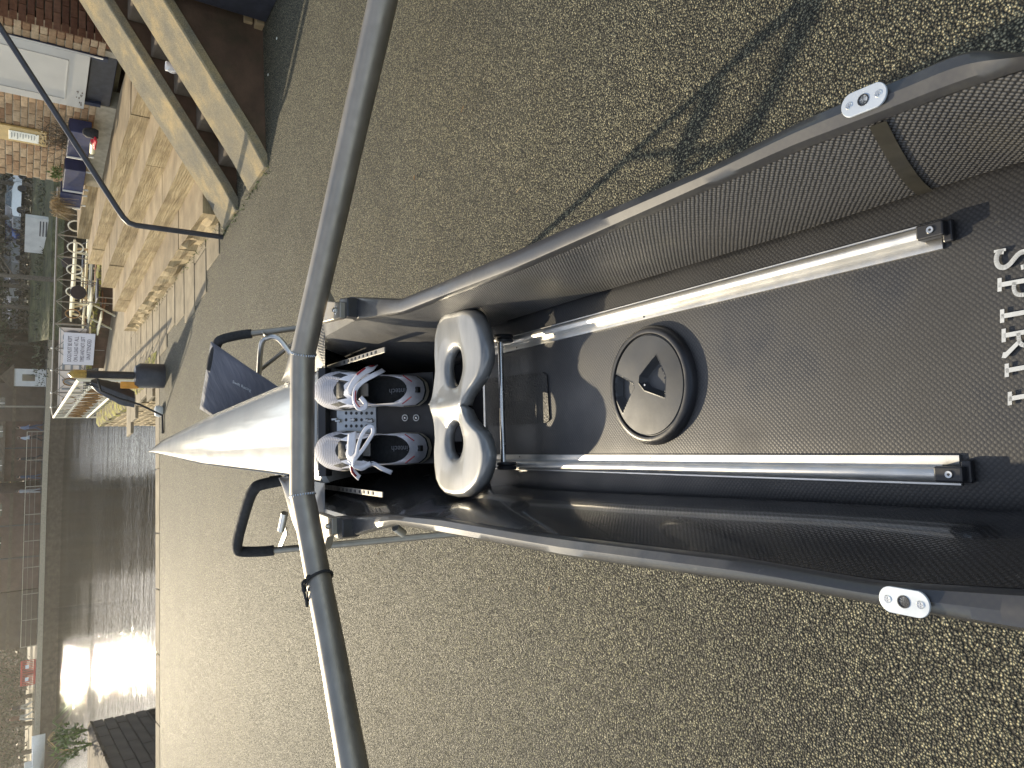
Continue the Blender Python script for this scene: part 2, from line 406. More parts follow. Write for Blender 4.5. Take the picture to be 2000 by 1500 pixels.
# water sheet
m = NT('river_water'); v = m.co()
m.set(col=(.010, .012, .008), rough=.03, ior=1.33, spec=.45)
vs = m.co((1, 1, 1), rot=(0, 0, math.radians(0)))
vs1 = m.co((.34, 2.0, 1)); n1 = m.noise(1.1, 2, vs1, .5); n2 = m.noise(3.4, 3, vs1, .6)
gate = m.ramp(m.noise(.35, 3, m.co((.5, 1, 1)), .6), [(.35, .25), (.6, 1)])
mm = m.n('ShaderNodeMath', operation='MULTIPLY'); m.l(n2, mm.inputs[0]); m.l(gate, mm.inputs[1])
b1 = m.bump(n1, 1.0, .02); b2 = m.bump(mm.outputs[0], 1., .034, b1); m.bump(m.noise(11, 2, vs1, .6), 1., .006, b2)
g = MB(); g.add([(-900, -5, WZ), (900, -5, WZ), (900, 1200, WZ), (-900, 1200, WZ)], [(0, 1, 2, 3)])
g.build('water', m.m, kind='structure', fix=False)

# far bank
FB = [(-36.5, 61.), (-29.5, 66.2), (-18.7, 66.), (-11.3, 66.5), (-6.9, 65.8), (-3.6, 64.), (2.5, 61), (12, 57), (40, 52), (200, 45)]
g = MB()
for i in range(len(FB)-1):
    (x0, y0), (x1, y1) = FB[i], FB[i+1]
    g.add([(x0, y0, 0), (x1, y1, 0), (x1*8, 1200, 0), (x0*8, 1200, 0)], [(0, 1, 2, 3)])
g.add([(-36.5, 61, 0), (-292, 1200, 0), (-900, 1200, 0), (-900, 30, 0), (-60, 40, 0)], [(0, 4, 3, 2, 1)])
g.build('far_bank_ground', MAT['earth'], kind='structure', fix=False)
q = MB()
for i in range(6):
    (x0, y0), (x1, y1) = FB[i], FB[i+1]
    q.bar((x0, y0+.2, -.16), (x1, y1+.2, -.16), .4, .34)
q.build('far_quay_kerb', MAT['mortar'], kind='structure')
q = MB()
for i in range(9):
    (x0, y0), (x1, y1) = FB[i], FB[i+1]
    q.bar((x0, y0+.3, -1.2), (x1, y1+.3, -1.2), .4, 1.8)
q.build('far_quay_face', MAT['dark_stone'], kind='structure')
# sunlit cobbled landing on the far left
q = MB(); lz = .012
pts = [onz(*p, lz) for p in ((69, 1343), (66, 1500), (38, 1500), (42, 1400), (47, 1345))]
q.add(pts, [(0, 1, 2, 3, 4)]); q.build('sunlit_landing', MAT['landing'], kind='structure', fix=False)
for k in range(7):
    q = MB(); pa_, pb_ = onz(64-k*3.6, 1347, .03), onz(61-k*3.4, 1500, .03); q.bar(pa_, pb_, .05, .02); q.build('kerb_line', MAT['dark_stone'], kind='structure')
q = MB(); rr = []
for k in range(13):
    x = 2+k*4
    zz = .25+.5*math.sin(k*.7)*.3
    rr.append(((x), 55.6-.12*x, 59-.1*x, 64-.05*x))
rows = [[np.array((x, a, -.5)) for x, a, b, c in rr], [np.array((x, a+.5, .15)) for x, a, b, c in rr], [np.array((x, b, .45+.12*math.sin(x))) for x, a, b, c in rr], [np.array((x, c, 1.15)) for x, a, b, c in rr], [np.array((x, 200, 1.3)) for x, a, b, c in rr]]
q.loft(rows); q.build('grass_bank', MAT['grass'], kind='structure', smooth=True)

# ================================================================ STONE TERRACE STEPS
HZ = [.2, .39, .58, .76, .93]
NEAR = [(410.7, 393.3), (340, 350), (274, 350), (219, 350), (168, 350)]
FAR = [(242.4, 645.6), (219.6, 608.4), (198, 561.6), (171.6, 514.8), (151, 465)]
lines = []
for k in range(5):
    p, q_ = onz(*NEAR[k], HZ[k]), onz(*FAR[k], HZ[k]); d = q_-p; d /= np.linalg.norm(d)
    a_p = p@SA; near = p+d*(((7.12 if k == 0 else 6.75)-a_p)/(d@SA)); lines.append((near, q_, d))
steps = empty('stone_steps', ab(9, 3.3, 0), 'broad sandstone terrace steps of rough split blocks rising to the brick building', 'steps')
def rough_block(p, q_, back, z0, z1, name='stone_block', mat='stone', amp=.02, seg=.11):
    """block with a rough split front: p->q_ along the front top, back vector into the bank"""
    p, q_, back = np.array(p), np.array(q_), np.array(back); L_ = np.linalg.norm(q_-p); nx = max(3, int(L_/seg)); nz = 4
    out = -back/np.linalg.norm(back); rows = []
    for j in range(nz+1):
        t = j/nz; z = z0+(z1-z0)*t; row = []
        for i in range(nx+1):
            u = i/nx; e = 0 if (i in (0, nx)) else 1
            off = (random.uniform(-amp, amp) if j < nz else random.uniform(-amp*.4, amp*.3))*e
            pp = p+(q_-p)*u; row.append(np.array([pp[0], pp[1], z])+out*off)
        rows.append(row)
    rows.append([r+back*.5+Z3*random.uniform(-.003, .003) for r in rows[-1]])
    rows.append([r+back*.5 for r in rows[-1]]); rows.append([np.array([r[0], r[1], z0]) for r in rows[-1]])
    q = MB(); q.loft(rows)
    m_ = nx+1
    for side in (0, nx):
        q.f.append(tuple(i*m_+side for i in range(len(rows)))); q.mi.append(0)
    me_mats = [MAT[mat], MAT['tread']]
    o = q.build(name, me_mats, steps)
    for pl in o.data.polygons: pl.material_index = 1 if pl.normal.z > .7 else 0
    return o
prevz = 0
for k in range(5):
    near, far, d = lines[k]; perp = np.cross(d, Z3); perp = perp if perp[0] > 0 else -perp
    depth = .75 if k < 4 else 1.1
    z0 = prevz-.02 if k else -.05
    L_ = np.linalg.norm(far-near); cuts = [0]; x = random.uniform(.9, 1.6)
    while x < L_-.5: cuts.append(x); x += random.uniform(1.1, 1.9)
    cuts.append(L_)
    for i in range(len(cuts)-1):
        p = near+d*(cuts[i]+.004)+perp*random.uniform(-.004, .008); q_ = near+d*(cuts[i+1]-.006)
        q_ = q_+perp*random.uniform(-.004, .008)
        rough_block(p, q_, perp*depth, z0, HZ[k]+random.uniform(-.004, .004), amp=.035 if k == 0 else .008, seg=.13 if k == 0 else .3)
    prevz = HZ[k]
# platform top behind the top row
q = MB(); near, far, d = lines[4]; perp = np.cross(d, Z3); perp = perp if perp[0] > 0 else -perp
q.add([near-d*3+perp*.9-Z3*.003, far+perp*.9-Z3*.003, far+perp*14-Z3*.003, near-d*3+perp*14-Z3*.003], [(0, 1, 2, 3)])
q.add([far+perp*.9-Z3*.003, far+perp*14-Z3*.003, far+perp*14-Z3*1., far+perp*.9-Z3*1.], [(0, 1, 2, 3)])
q.build('platform', MAT['flag'], kind='structure', fix=False)
# moss tufts along the foot of the steps
q = MB()
for i in range(420):
    t = random.random()**1.0; p = lines[0][0]+(lines[0][1]-lines[0][0])*t; p = p-perp*random.gauss(.03, .03); p[2] = random.uniform(0.0, .02)
    if random.random() < .5 and t > .3: continue
    u = np.array([random.gauss(0, 1), random.gauss(0, 1), abs(random.gauss(0, 1.3))]); u /= np.linalg.norm(u); w = np.cross(u, [.3, .5, .9]); w /= np.linalg.norm(w); s = random.uniform(.012, .035)
    q.add([p, p+w*s*.4, p+u*s], [(0, 1, 2)])
for i in range(200):
    p = ab(random.uniform(5.5, 7.2), random.gauss(2.83, .03), random.uniform(0, .01)); u = np.array([random.gauss(0, 1), random.gauss(0, 1), abs(random.gauss(0, 1.3))]); u /= np.linalg.norm(u); w = np.cross(u, [.3, .5, .9]); w /= np.linalg.norm(w); s = random.uniform(.012, .03)
    q.add([p, p+w*s*.4, p+u*s], [(0, 1, 2)])
q.build('moss_tufts', MAT['leaf_green'], kind='stuff', fix=False)

# ---- stair flank walls with sloping copings (perpendicular to the terrace)
SL = .62
def flank(name, a0, a1, label):
    e = empty(name, ab((a0+a1)/2, 3, 0), label, 'stair wall')
    b0, b1 = 2.86, 8.5
    z = lambda b: .015+SL*max(0, b-2.9)
    q = MB(); q.prism([ab(a0+.03, b0+.03, -.05), ab(a0+.03, b1, -.05), ab(a0+.03, b1, z(b1)-.075), ab(a0+.03, b0+.03, z(b0)-.03)], SA*(a1-a0-.06)); q.build('wall_body', MAT['wallside'], e)
    q = MB(); b = b0; th = np.array([0, 0, .075])
    n = 22
    for r in range(1): pass
    rows = []
    for i in range(n+1):
        bb = b0+(b1-b0)*i/n; j = lambda: random.uniform(-.006, .006)
        rows.append([ab(a0, bb, z(bb)-.08), ab(a0+j(), bb, z(bb)+j()*.4), ab(a0+.012, bb, z(bb)+.01), ab(a1-.012, bb, z(bb)+.01), ab(a1+j(), bb, z(bb)+j()*.4), ab(a1, bb, z(bb)-.08)])
    q.loft(rows, close=True); q.f.append(tuple(range(6))); q.mi.append(0); q.f.append(tuple(n*6+i for i in range(6))[::-1]); q.mi.append(0)
    q.build('sloping_coping', MAT['coping'], e); return e
flank('stair_wall', 5.60, 6.12, 'nearer of the two stair flank walls, its broad sandy coping above the dark brown side')
flank('stair_wall', 6.56, 7.07, 'farther of the two stair flank walls, coping touching the sandstone terrace steps')
st = empty('narrow_stair', ab(6.3, 3.2, 0), 'dark narrow stair flight between the two sloping copings', 'stairs')
for i in range(9):
    b = 3.28+i*.31; z = .19*(i+1)
    q = MB(); q.box(ab(6.34, b+.6, z/2-.02), SB*1.2, SA*.46, Z3*z); q.build('stair_step', MAT['dark_stone'], st, bevel=.015)
# mug on a step
mp = onz(345, 130, .42); mp = onplane(337, 132, ab(6.34, 3.9, .5), SA); mz = .19*4-.02
mp = np.array([mp[0], mp[1], 0]); mb_ = mp@SB; 
for _i in range(12):
    zz_ = .19*(_i+1)-.02; cand = onz(339, 134, zz_); bb_ = cand@SB; aa_ = cand@SA
    if 6.14 < aa_ < 6.54 and 3.28+_i*.31 <= bb_ < 3.28+(_i+1)*.31+.05: mp = np.array([cand[0], cand[1], 0]); mz = zz_; print('mug step', _i, aa_, bb_); break
else: mz = .19*(int((mb_-3.28)/.31)+1)-.02
mug = empty('mug', (mp[0], mp[1], mz), 'white mug standing on the dark stair between the sloping copings', 'mug')
def at_(x, y, z): return np.array([x, y, z])
q = MB(); q.lathe((mp[0], mp[1], mz), Z3, [(0, 0), (.037, 0), (.041, .008), (.042, .1), (.0405, .103), (.039, .1), (.037, .012), (0, .01)], 28); q.build('mug_body', MAT['mug'], mug, smooth=True)
q = MB(); u = azv(-120); pts = [np.array([mp[0], mp[1], mz])+u*(.040+.03*math.sin(t))+Z3*(.052+.033*math.cos(t)) for t in np.linspace(.0, math.pi, 10)]; q.tube(pts, .0055, 8); q.build('handle', MAT['mug'], mug, smooth=True)

# ---- handrail
base = onz(435, 463); q = MB()
rp = [base, base+Z3*.4, base+Z3*.78, base+Z3*.84+SB*.015, base+Z3*.885+SB*.06, base+Z3*.93+SB*.13]
for i in range(1, 12): rp.append(rp[5]+(SB+Z3*.60)*.35*i)
q.tube(rp, .026, 14); hr = q.build('handrail', MAT['dark_metal'], smooth=True)
tag(hr, 'dark steel handrail bent at the foot of the sandstone terrace steps', 'handrail')

# ================================================================ BRICK BUILDING
PZ = .93
C0 = onz(216, 88, PZ); C1 = onz(170, 365, PZ); WD = C1-C0; WLn = np.linalg.norm(WD); WD /= WLn; WN = np.cross(WD, Z3); WN = -WN if WN[0] > 0 else WN   # outward (left)
WI = -WN
bld = empty('brick_building', C0, 'sandy brick building above the terrace steps with an open grey door', 'building')
DW0, DW1 = .22, 1.13          # doorway
DTOP = PZ+2.15
WLn += 0.0
WH = 5.2
def wallbox(x0, x1, z0, z1, inset=.012, th=.24):
    q = MB(); c = C0+WD*(x0+x1)/2+WI*(th/2+inset); c = np.array([c[0], c[1], (z0+z1)/2]); q.box(c, WD*(x1-x0), WI*th, Z3*(z1-z0)); return q
wallbox(.13, DW0, PZ-.9, WH).build('wall', MAT['mortar'], bld)
wallbox(DW1, WLn-.01, PZ-.9, WH).build('wall', MAT['mortar'], bld)
wallbox(DW0, DW1, DTOP, WH).build('wall', MAT['mortar'], bld)
q = wallbox(DW0, DW1, PZ-.1, PZ+.16, inset=.02); q.build('door_sill', MAT['dark_metal'], bld, bevel=.01)
q = MB(); q.box(C0+WD*(DW0+DW1)/2+WI*.9+Z3*(1.1), WD*(DW1-DW0-.02), WI*.05, Z3*2.3); q.build('dark_interior', MAT['brick_shade'], bld)
q = MB(); q.box(np.append((C0+WD*WLn/2+WI*3)[:2], WH+.6), WD*(WLn+.4), WI*6.4, Z3*.15); q.build('roof', MAT['dark_stone'], bld)
# end wall beyond and front wall
q = MB(); q.box(np.append((C0+WI*3.2+WD*.13)[:2], WH/2+.1), WI*6.0, WD*.22, Z3*(WH)); q.build('front_wall', MAT['dark_stone'], bld)
q = MB(); q.box(np.append((C0+WI*3.2+WD*(WLn-.14))[:2], WH/2+.1), WI*6.0, WD*.22, Z3*(WH)); q.build('far_wall', MAT['brick_shade'], bld)
# bricks, each its own part
BL, BH, BD = .215, .065, .1
bm_meshes = []
for k in range(5):
    q = MB(); q.box((0, 0, 0), (BL, 0, 0), (0, BD, 0), (0, 0, BH)); o = q.build('brick', MAT['brick_lit'], bevel=.004)
    for v_ in o.data.vertices: v_.co.x += random.uniform(-.0025, .0025); v_.co.z += random.uniform(-.0018, .0018); v_.co.y += random.uniform(-.0015, .0015)
    bm_meshes.append(o.data); bpy.data.objects.remove(o)
half = []
for k in range(3):
    q = MB(); q.box((0, 0, 0), (BL*.48, 0, 0), (0, BD, 0), (0, 0, BH)); o = q.build('brick', MAT['brick_lit'], bevel=.004); half.append(o.data); bpy.data.objects.remove(o)
def brick_frame(xd, nd):       # columns x along wall, y inward, z up
    M_ = Matrix.Identity(4)
    for i in range(3): M_[i][0] = xd[i]; M_[i][1] = nd[i]; M_[i][2] = Z3[i]
    return M_
def lay(me, pos, xd, nd, parent, mat=None):
    o = bpy.data.objects.new('brick', me); W = Matrix.Translation(Vector(pos))@brick_frame(xd, nd)@Matrix.Rotation(random.uniform(-.006, .006), 4, 'Z')
    link(o, parent, W)
    if mat: o.material_slots[0].link = 'OBJECT'; o.material_slots[0].material = mat
    return o
nb = 0; rest = MB()
SX0, SX1, SZ0, SZ1 = 9, 9, 9, 9
_a = onplane(45, 262, C0, WN); sgx = float((_a-C0)@WD)
course = 0; z = PZ+.04
while z < WH-.1:
    x = -(.1125 if course % 2 else 0)
    flem = 0
    while x < WLn:
        x0, x1 = max(x, 0), min(x+BL, WLn); w = x1-x0
        inside = (x1 > DW0+.02 and x0 < DW1-.02 and z < DTOP)
        if inside:
            if x0 < DW0-.05: x1 = DW0
            elif x1 > DW1+.05: x0 = DW1
            else: x += BL+.01; continue
            w = x1-x0
        if w > .04:
            c = C0+WD*(x0+x1)/2+WI*(BD/2-.0+random.uniform(-.003, .004)); c = np.array([c[0], c[1], z+BH/2])
            if z < PZ+1.13 and nb < 262:
                me = random.choice(bm_meshes) if w > .16 else random.choice(half)
                o = lay(me, c, WD, WI, bld); sc_ = w/(BL if w > .16 else BL*.48)
                o.matrix_basis = o.matrix_basis@Matrix.Diagonal((sc_, 1, 1, 1)); nb += 1
            else: rest.box(c, WD*w, WI*BD, Z3*BH)
        x += BL+.01
    z += BH+.0105; course += 1
rest.build('upper_bricks', MAT['brick_lit'], bld, kind='stuff')
# front (shaded) wall bricks
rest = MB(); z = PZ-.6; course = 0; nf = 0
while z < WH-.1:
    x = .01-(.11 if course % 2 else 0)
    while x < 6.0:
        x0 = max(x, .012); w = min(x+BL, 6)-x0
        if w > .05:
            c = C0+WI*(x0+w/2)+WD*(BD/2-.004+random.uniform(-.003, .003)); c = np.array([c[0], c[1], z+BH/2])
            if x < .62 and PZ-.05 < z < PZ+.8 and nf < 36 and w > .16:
                o = lay(random.choice(bm_meshes), c, WI, WD, bld, MAT['brick_shade']); o.matrix_basis = o.matrix_basis@Matrix.Diagonal((w/BL, 1, 1, 1)); nf += 1
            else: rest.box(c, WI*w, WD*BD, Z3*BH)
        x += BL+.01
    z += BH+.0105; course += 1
rest.build('front_bricks', MAT['brick_shade'], bld, kind='stuff')
# door frame + leaf standing open
hp = C0+WD*DW0
q = MB(); c = hp+WI*.06+WD*.03; q.box(np.append(c[:2], PZ+1.1), WD*.06, WI*.16, Z3*2.2); q.build('door_frame', MAT['navy_frame'], bld, bevel=.004)
c = C0+WD*(DW1-.03)+WI*.06; q = MB(); q.box(np.append(c[:2], PZ+1.1), WD*.06, WI*.16, Z3*2.2); q.build('door_frame', MAT['navy_frame'], bld, bevel=.004)
Dz = 1.10; f0 = onz(163.5, 210, Dz)
h0 = hp+WN*.02; h0 = np.array([h0[0], h0[1], Dz]); dl = f0-h0; dl[2] = 0; dl_l = np.linalg.norm(dl); dl /= dl_l; dl_l = min(dl_l, .95); dn = np.cross(dl, Z3); dn = dn if dn[1] < 0 else -dn
print('door leaf', dl_l)
door = None
q = MB(); q.box(h0+dl*dl_l/2+Z3*1.0, dl*dl_l, dn*.045, Z3*2.0); door = q.build('door', MAT['door'], bld, bevel=.004)
def strip(p, q_, w=.012):
    q = MB(); q.bar(p, q_, w, .008, up=dn); q.build('panel_moulding', MAT['door'], door)
o_ = h0+dn*.026
for (x0, x1, z0, z1) in ((.14, dl_l-.12, .2, 1.05), (.14, dl_l-.12, 1.25, 1.85)):
    P = lambda x, z: o_+dl*x+Z3*z
    strip(P(x0, z0), P(x1, z0)); strip(P(x0, z1), P(x1, z1)); strip(P(x0, z0), P(x0, z1)); strip(P(x1, z0), P(x1, z1))
q = MB(); q.box(o_+dl*(dl_l*.5)+Z3*1.12, dl*.25, dn*.02, Z3*.05); q.build('letter_slot', MAT['steel'], door)
q = MB()
for i in range(14):
    x = dl_l-.06-random.uniform(0, .25); z_ = .03+random.uniform(0, .06)*(1 if i > 6 else .4); q.box(o_+dl*x+Z3*z_-dn*.003, dl*random.uniform(.01, .035), dn*.002, Z3*random.uniform(.004, .014))
q.build('chipped_paint', MAT['wallside'], door)
q = MB(); q.bar(h0+WN*.01-Z3*.12, h0+WN*.01+Z3*2., .014); q.build('lit_door_edge', MAT['white_paint'], door)  # white strip puts the sunlit hinge edge into the colour
# notice board on the wall
def wpx(x, y): return onplane(x, y, C0+WN*.02, WN)
P4 = [wpx(0, 243), wpx(0, 268), wpx(90, 285), wpx(92, 257)]
bd = empty('notice_board', wpx(45, 262), 'ochre wall board holding a white paper notice beside the door', 'notice board')
za, zb = P4[2][2], P4[0][2]+.12; xa = min(float((p-C0)@WD) for p in P4); xb = max(float((p-C0)@WD) for p in P4)
def wrect(x0, x1, z0, z1, th, off, name, mat, par):
    q = MB(); c = C0+WD*(x0+x1)/2+WN*(off+th/2); q.box(np.append(c[:2], (z0+z1)/2), WD*(x1-x0), WN*th, Z3*(z1-z0)); return q.build(name, mat, par, bevel=.003)
x0b, x1b = float((wpx(91, 258)-C0)@WD), float((wpx(91, 286)-C0)@WD); zb0 = float(wpx(91, 270)[2])
wrect(x0b, x1b, zb0, zb0+.62, .025, .008, 'board', MAT['brass'], bd)
x2b, x3b = float((wpx(76, 262)-C0)@WD), float((wpx(76, 279)-C0)@WD); z2 = float(wpx(76, 270)[2]); z3 = float(wpx(17, 260)[2])
wrect(x2b, x3b, z2, z3, .006, .034, 'paper', MAT['paper'], bd)
for i in range(9):
    zz = z3-.03-i*(z3-z2-.05)/9; wrect(x2b+.03, x3b-.03-random.uniform(0, .08), zz-.003, zz+.003, .001, .0405, 'text_line', MAT['banner_grey'], bd)

# planters on the platform edge
def leafcloud(q, c, r, n, size, up=1., aspect=.4, drop=0.):
    for i in range(n):
        d = np.random.normal(0, 1, 3); d /= np.linalg.norm(d); p = np.array(c)+d*np.array(r)*random.random()**.45
        u = d+np.random.normal(0, .6, 3)+np.array([0, 0, up-drop]); u /= np.linalg.norm(u); w = np.cross(u, np.random.normal(0, 1, 3)); w /= np.linalg.norm(w); s = size*random.uniform(.5, 1.4)
        q.add([p-w*s*aspect*.5, p+u*s*.5+w*s*aspect*.1, p+u*s, p+w*s*aspect*.5], [(0, 3, 2, 1)])
def planter(px0, px1, label, plantlabel, mat, kind, topx=None):
    o_ = C0+WN*.2; p0, p1 = onplane(*px0, o_, WN), onplane(*px1, o_, WN); zz = (p0[2]+p1[2])/2; p0[2] = p1[2] = zz
    ptop = onplane(topx, px0[1], o_, WN); d = p1-p0; l = np.linalg.norm(d); d /= l; n_ = WI
    hgt = ptop[2]-zz
    print('planter', kind, l, hgt, zz)
    e = empty('planter_box', (p0+p1)/2, label, 'planter', 'navy planters on the terrace edge')
    q = MB(); c = (p0+p1)/2+n_*.09
    q.prism([p0, p1, p1+n_*.18, p0+n_*.18][::-1], Z3*hgt); q.build('box', MAT['navy'], e, bevel=.006)
    q = MB(); q.bar(p0+d*.05+n_*.03-Z3*.001, p0+d*.05+n_*.03-Z3*(zz-PZ), .02); q.build('foot', MAT['white_paint'], e)
    q = MB(); q.bar(p1-d*.05+n_*.03-Z3*.001, p1-d*.05+n_*.03-Z3*(zz-PZ), .02); q.build('foot', MAT['white_paint'], e)
    q = MB(); q.prism([p0+n_*.02+d*.02, p1+n_*.02-d*.02, p1+n_*.16-d*.02, p0+n_*.16+d*.02][::-1], Z3*(hgt+.006)); q.build('soil', MAT['earth'], e)
    q = MB(); q.bar(p1-d*.02-n_*.008, p1-d*.02-n_*.008+Z3*hgt, .02); q.build('corner_trim', MAT['white_paint'], e)
    t = empty('potted_plant', c+Z3*hgt, plantlabel, 'plant')
    q = MB()
    if kind == 'dry':
        for i in range(90):
            b_ = c+Z3*hgt+d*random.gauss(0, .12)+n_*random.gauss(0, .06); tip = b_+Z3*random.uniform(.12, .3)+d*random.gauss(0, .1)+n_*random.gauss(0, .1); q.tube([b_, (b_+tip)/2+d*random.gauss(0, .02), tip], [.003, .002, .001], 3, caps=False)
            leafcloud(q, tip, (.03, .03, .03), 3, .03)
    elif kind == 'droop':
        for i in range(260):
            b_ = c+Z3*hgt+d*random.gauss(.1, .08)-n_*random.uniform(.0, .16); mid = b_+Z3*random.uniform(.03, .12)-n_*random.uniform(.02, .1)+d*random.gauss(.02, .05); tip = mid-Z3*random.uniform(.05, .28)-n_*random.uniform(0, .06)+d*random.gauss(.04, .05)
            q.tube([b_, mid, tip], [.003, .0025, .001], 3, caps=False)
    else:
        leafcloud(q, c+Z3*(hgt+.08), (.1, .1, .08), 160, .06)
    q.build('foliage', mat, t)
    return e
planter((177, 263), (174, 314), 'navy planter box nearest the open door with brown twiggy plant above', 'brown dead twiggy plant above the planter nearest the door', MAT['leaf_brown'], 'dry', 134)
planter((166, 336), (163, 378), 'navy planter box in the middle of the three, small green plant above', 'small fresh green plant in the middle navy planter', MAT['leaf_green'], 'green', 126)
planter((160, 382), (157, 408), 'navy planter box farthest from the door with straw coloured plant hanging over', 'straw coloured dead plant drooping over the farthest planter', MAT['leaf_dry'], 'droop', 118)
# bundle beside planter
p0 = onz(192, 256, PZ)+WN*.05; bg = empty('bag', p0, 'small black bag with red cloth and a pale roll lying beside the first planter', 'bag')
q = MB(); q.lathe(p0+Z3*.08, Z3, [(0, -.08), (.05, -.08), (.065, -.04), (.06, .04), (.035, .08), (0, .09)], 14); q.build('black_pouch', MAT['rubber'], bg, smooth=True)
q = MB(); rows = []
for i in range(7): rows.append([p0-WD*.02-WI*.12+WD*(i*.03)+WI*(j*.03)+Z3*(.03+.05*random.random()*math.sin(math.pi*j/6)) for j in range(7)])
q.loft(rows); o = q.build('red_cloth', MAT['red'], bg, smooth=True); sm = o.modifiers.new('s', 'SOLIDIFY'); sm.thickness = .02
q = MB(); q.tube([p0+WD*.12-WI*.06+Z3*.05, p0+WD*.34-WI*.05+Z3*.04], .03, 12); q.build('pale_roll', MAT['cream'], bg, smooth=True)

# ---- dark crate with a white sack and a timber pallet at right
cr = empty('dark_crate', onz(430, -30), 'dark crate in the shade beside the near stair wall, mostly out of frame', 'crate')
cp = ab(5.28, 4.62, 0)
q = MB()
q.box(cp+Z3*.42, SB*.95, SA*.5, Z3*.84); q.build('crate_body', MAT['dark_metal'], cr, bevel=.01)
q = MB()
for i in range(4): q.box(cp+Z3*(.12+i*.2)-SA*.255, SB*.93, SA*.02, Z3*.03)
q.build('crate_rib', MAT['black_plastic'], cr)
pp = cp+Z3*.84-SB*.3+SA*.05
sk = MB(); sk.lathe(pp, Z3, [(0, 0), (.15, .0), (.18, .05), (.16, .14), (.1, .2), (0, .21)], 10); o = sk.build('white_sack', MAT['paper'], smooth=True); tag(o, 'white sack lying on top of the dark crate', 'sack')
for v_ in o.data.vertices: v_.co += Vector(np.random.normal(0, .01, 3))
pa = empty('pallet', onz(515, 20), 'broken timber pallet on the asphalt beside the dark crate', 'pallet')
b0 = onz(515, 45); 
for i, (dx, l, h) in enumerate(((0, .55, .0), (.0, .5, .085))):
    q = MB(); q.box(b0+SB*.22+Z3*(.04+h)+SA*(.05*i), SB*l, SA*.09, Z3*.07); q.build('timber', MAT['wood'], pa, bevel=.004)
q = MB(); q.box(b0+SB*.28+Z3*.135+SA*.13, SB*.5, SA*.3, Z3*.02); q.build('top_board', MAT['wood'], pa, bevel=.003)

# ================================================================ DOCK WALLS
def dock_wall(name, P0, P1, face_n, ztop, zbot, bl, bh, label, mat, cap, capmat, thick=.45):
    P0, P1 = np.array(P0, float), np.array(P1, float); P0[2] = P1[2] = 0; d = P1-P0; l = np.linalg.norm(d); d /= l
    e = empty(name, (P0+P1)/2+Z3*zbot, label, 'stone wall')
    q = MB(); c = (P0+P1)/2-face_n*(thick/2+.05); q.box(np.append(c[:2], (ztop-cap+zbot)/2), d*l, face_n*thick, Z3*(ztop-cap-zbot)); q.build('wall_core', MAT['mortar'], e)
    var = []
    for k in range(4):
        q = MB(); q.box((0, 0, 0), (bl-.025, 0, 0), (0, .16, 0), (0, 0, bh-.022)); o = q.build('wall_stone', mat, bevel=.012)
        for v_ in o.data.vertices: v_.co += Vector(np.random.uniform(-.006, .006, 3))
        var.append(o.data); bpy.data.objects.remove(o)
    z = ztop-cap-bh; c_ = 0; nn = 0; rest = MB()
    while z > zbot-bh:
        x = -(bl/2 if c_ % 2 else 0)
        while x < l-.05:
            x0 = max(x, 0); w = min(x+bl, l)-x0; p = P0+d*(x0+w/2)-face_n*(.055+random.uniform(-.012, .008)); p = np.array([p[0], p[1], z+bh/2])
            if w > .1:
                if nn < 280:
                    W = Matrix.Translation(Vector(p))@brick_frame(d, -face_n)@Matrix.Diagonal(((w-.02)/(bl-.02), 1, 1, 1)); o = bpy.data.objects.new('wall_stone', random.choice(var)); link(o, e, W); nn += 1
                else: rest.box(p, d*(w-.02), face_n*.16, Z3*(bh-.02))
            x += bl
        z -= bh; c_ += 1
    if rest.v: rest.build('lower_stones', mat, e, kind='stuff')
    # capping stones
    x = 0
    while x < l:
        w = min(random.uniform(.5, .8), l-x); rows = []
        for i in range(4):
            pp = P0+d*(x+.01+(w-.02)*i/3); jj = lambda: random.uniform(-.02, .02)
            rows.append([pp+face_n*(.03+jj())+Z3*(ztop-cap), pp+face_n*(.04+jj())+Z3*(ztop-.04), pp-face_n*.05+Z3*(ztop+jj()*.5), pp-face_n*(thick)+Z3*(ztop+jj()*.5), pp-face_n*(thick+.02)+Z3*(ztop-cap)])
        q = MB(); q.loft(rows, close=True); q.f.append(tuple(range(5))); q.mi.append(0); q.f.append(tuple(15+i for i in range(5))[::-1]); q.mi.append(0)
        q.build('capping_stone', capmat, e, smooth=True); x += w
    return e
MW0 = onz(303, 748); MW1 = onz(190, 831); d_ = MW1-MW0; d_[2] = 0; d_ /= np.linalg.norm(d_); mwn = np.cross(d_, Z3); mwn = mwn if mwn[0] < 0 else -mwn
MW0 = MW0-d_*.2
dock_wall('dock_wall', MW0, MW1, mwn, .02, -1.5, .42, .16, 'sunlit dock wall of coursed stones with yellow mossy capping at the river', MAT['stone'], .16, MAT['moss'])
q = MB(); c = (MW0+MW1)/2-mwn*6.3+Z3*(-.7); q.box(c, (MW1-MW0)*.99, mwn*12, Z3*1.36); q.build('dock_ground', MAT['flag'], kind='structure')
LW0 = onz(303, 1378); LW1 = onz(172, 1413); dl_ = azv(-11.)
LWn = np.array([-dl_[1], dl_[0], 0])*-1
e0 = onz(172, 1413)
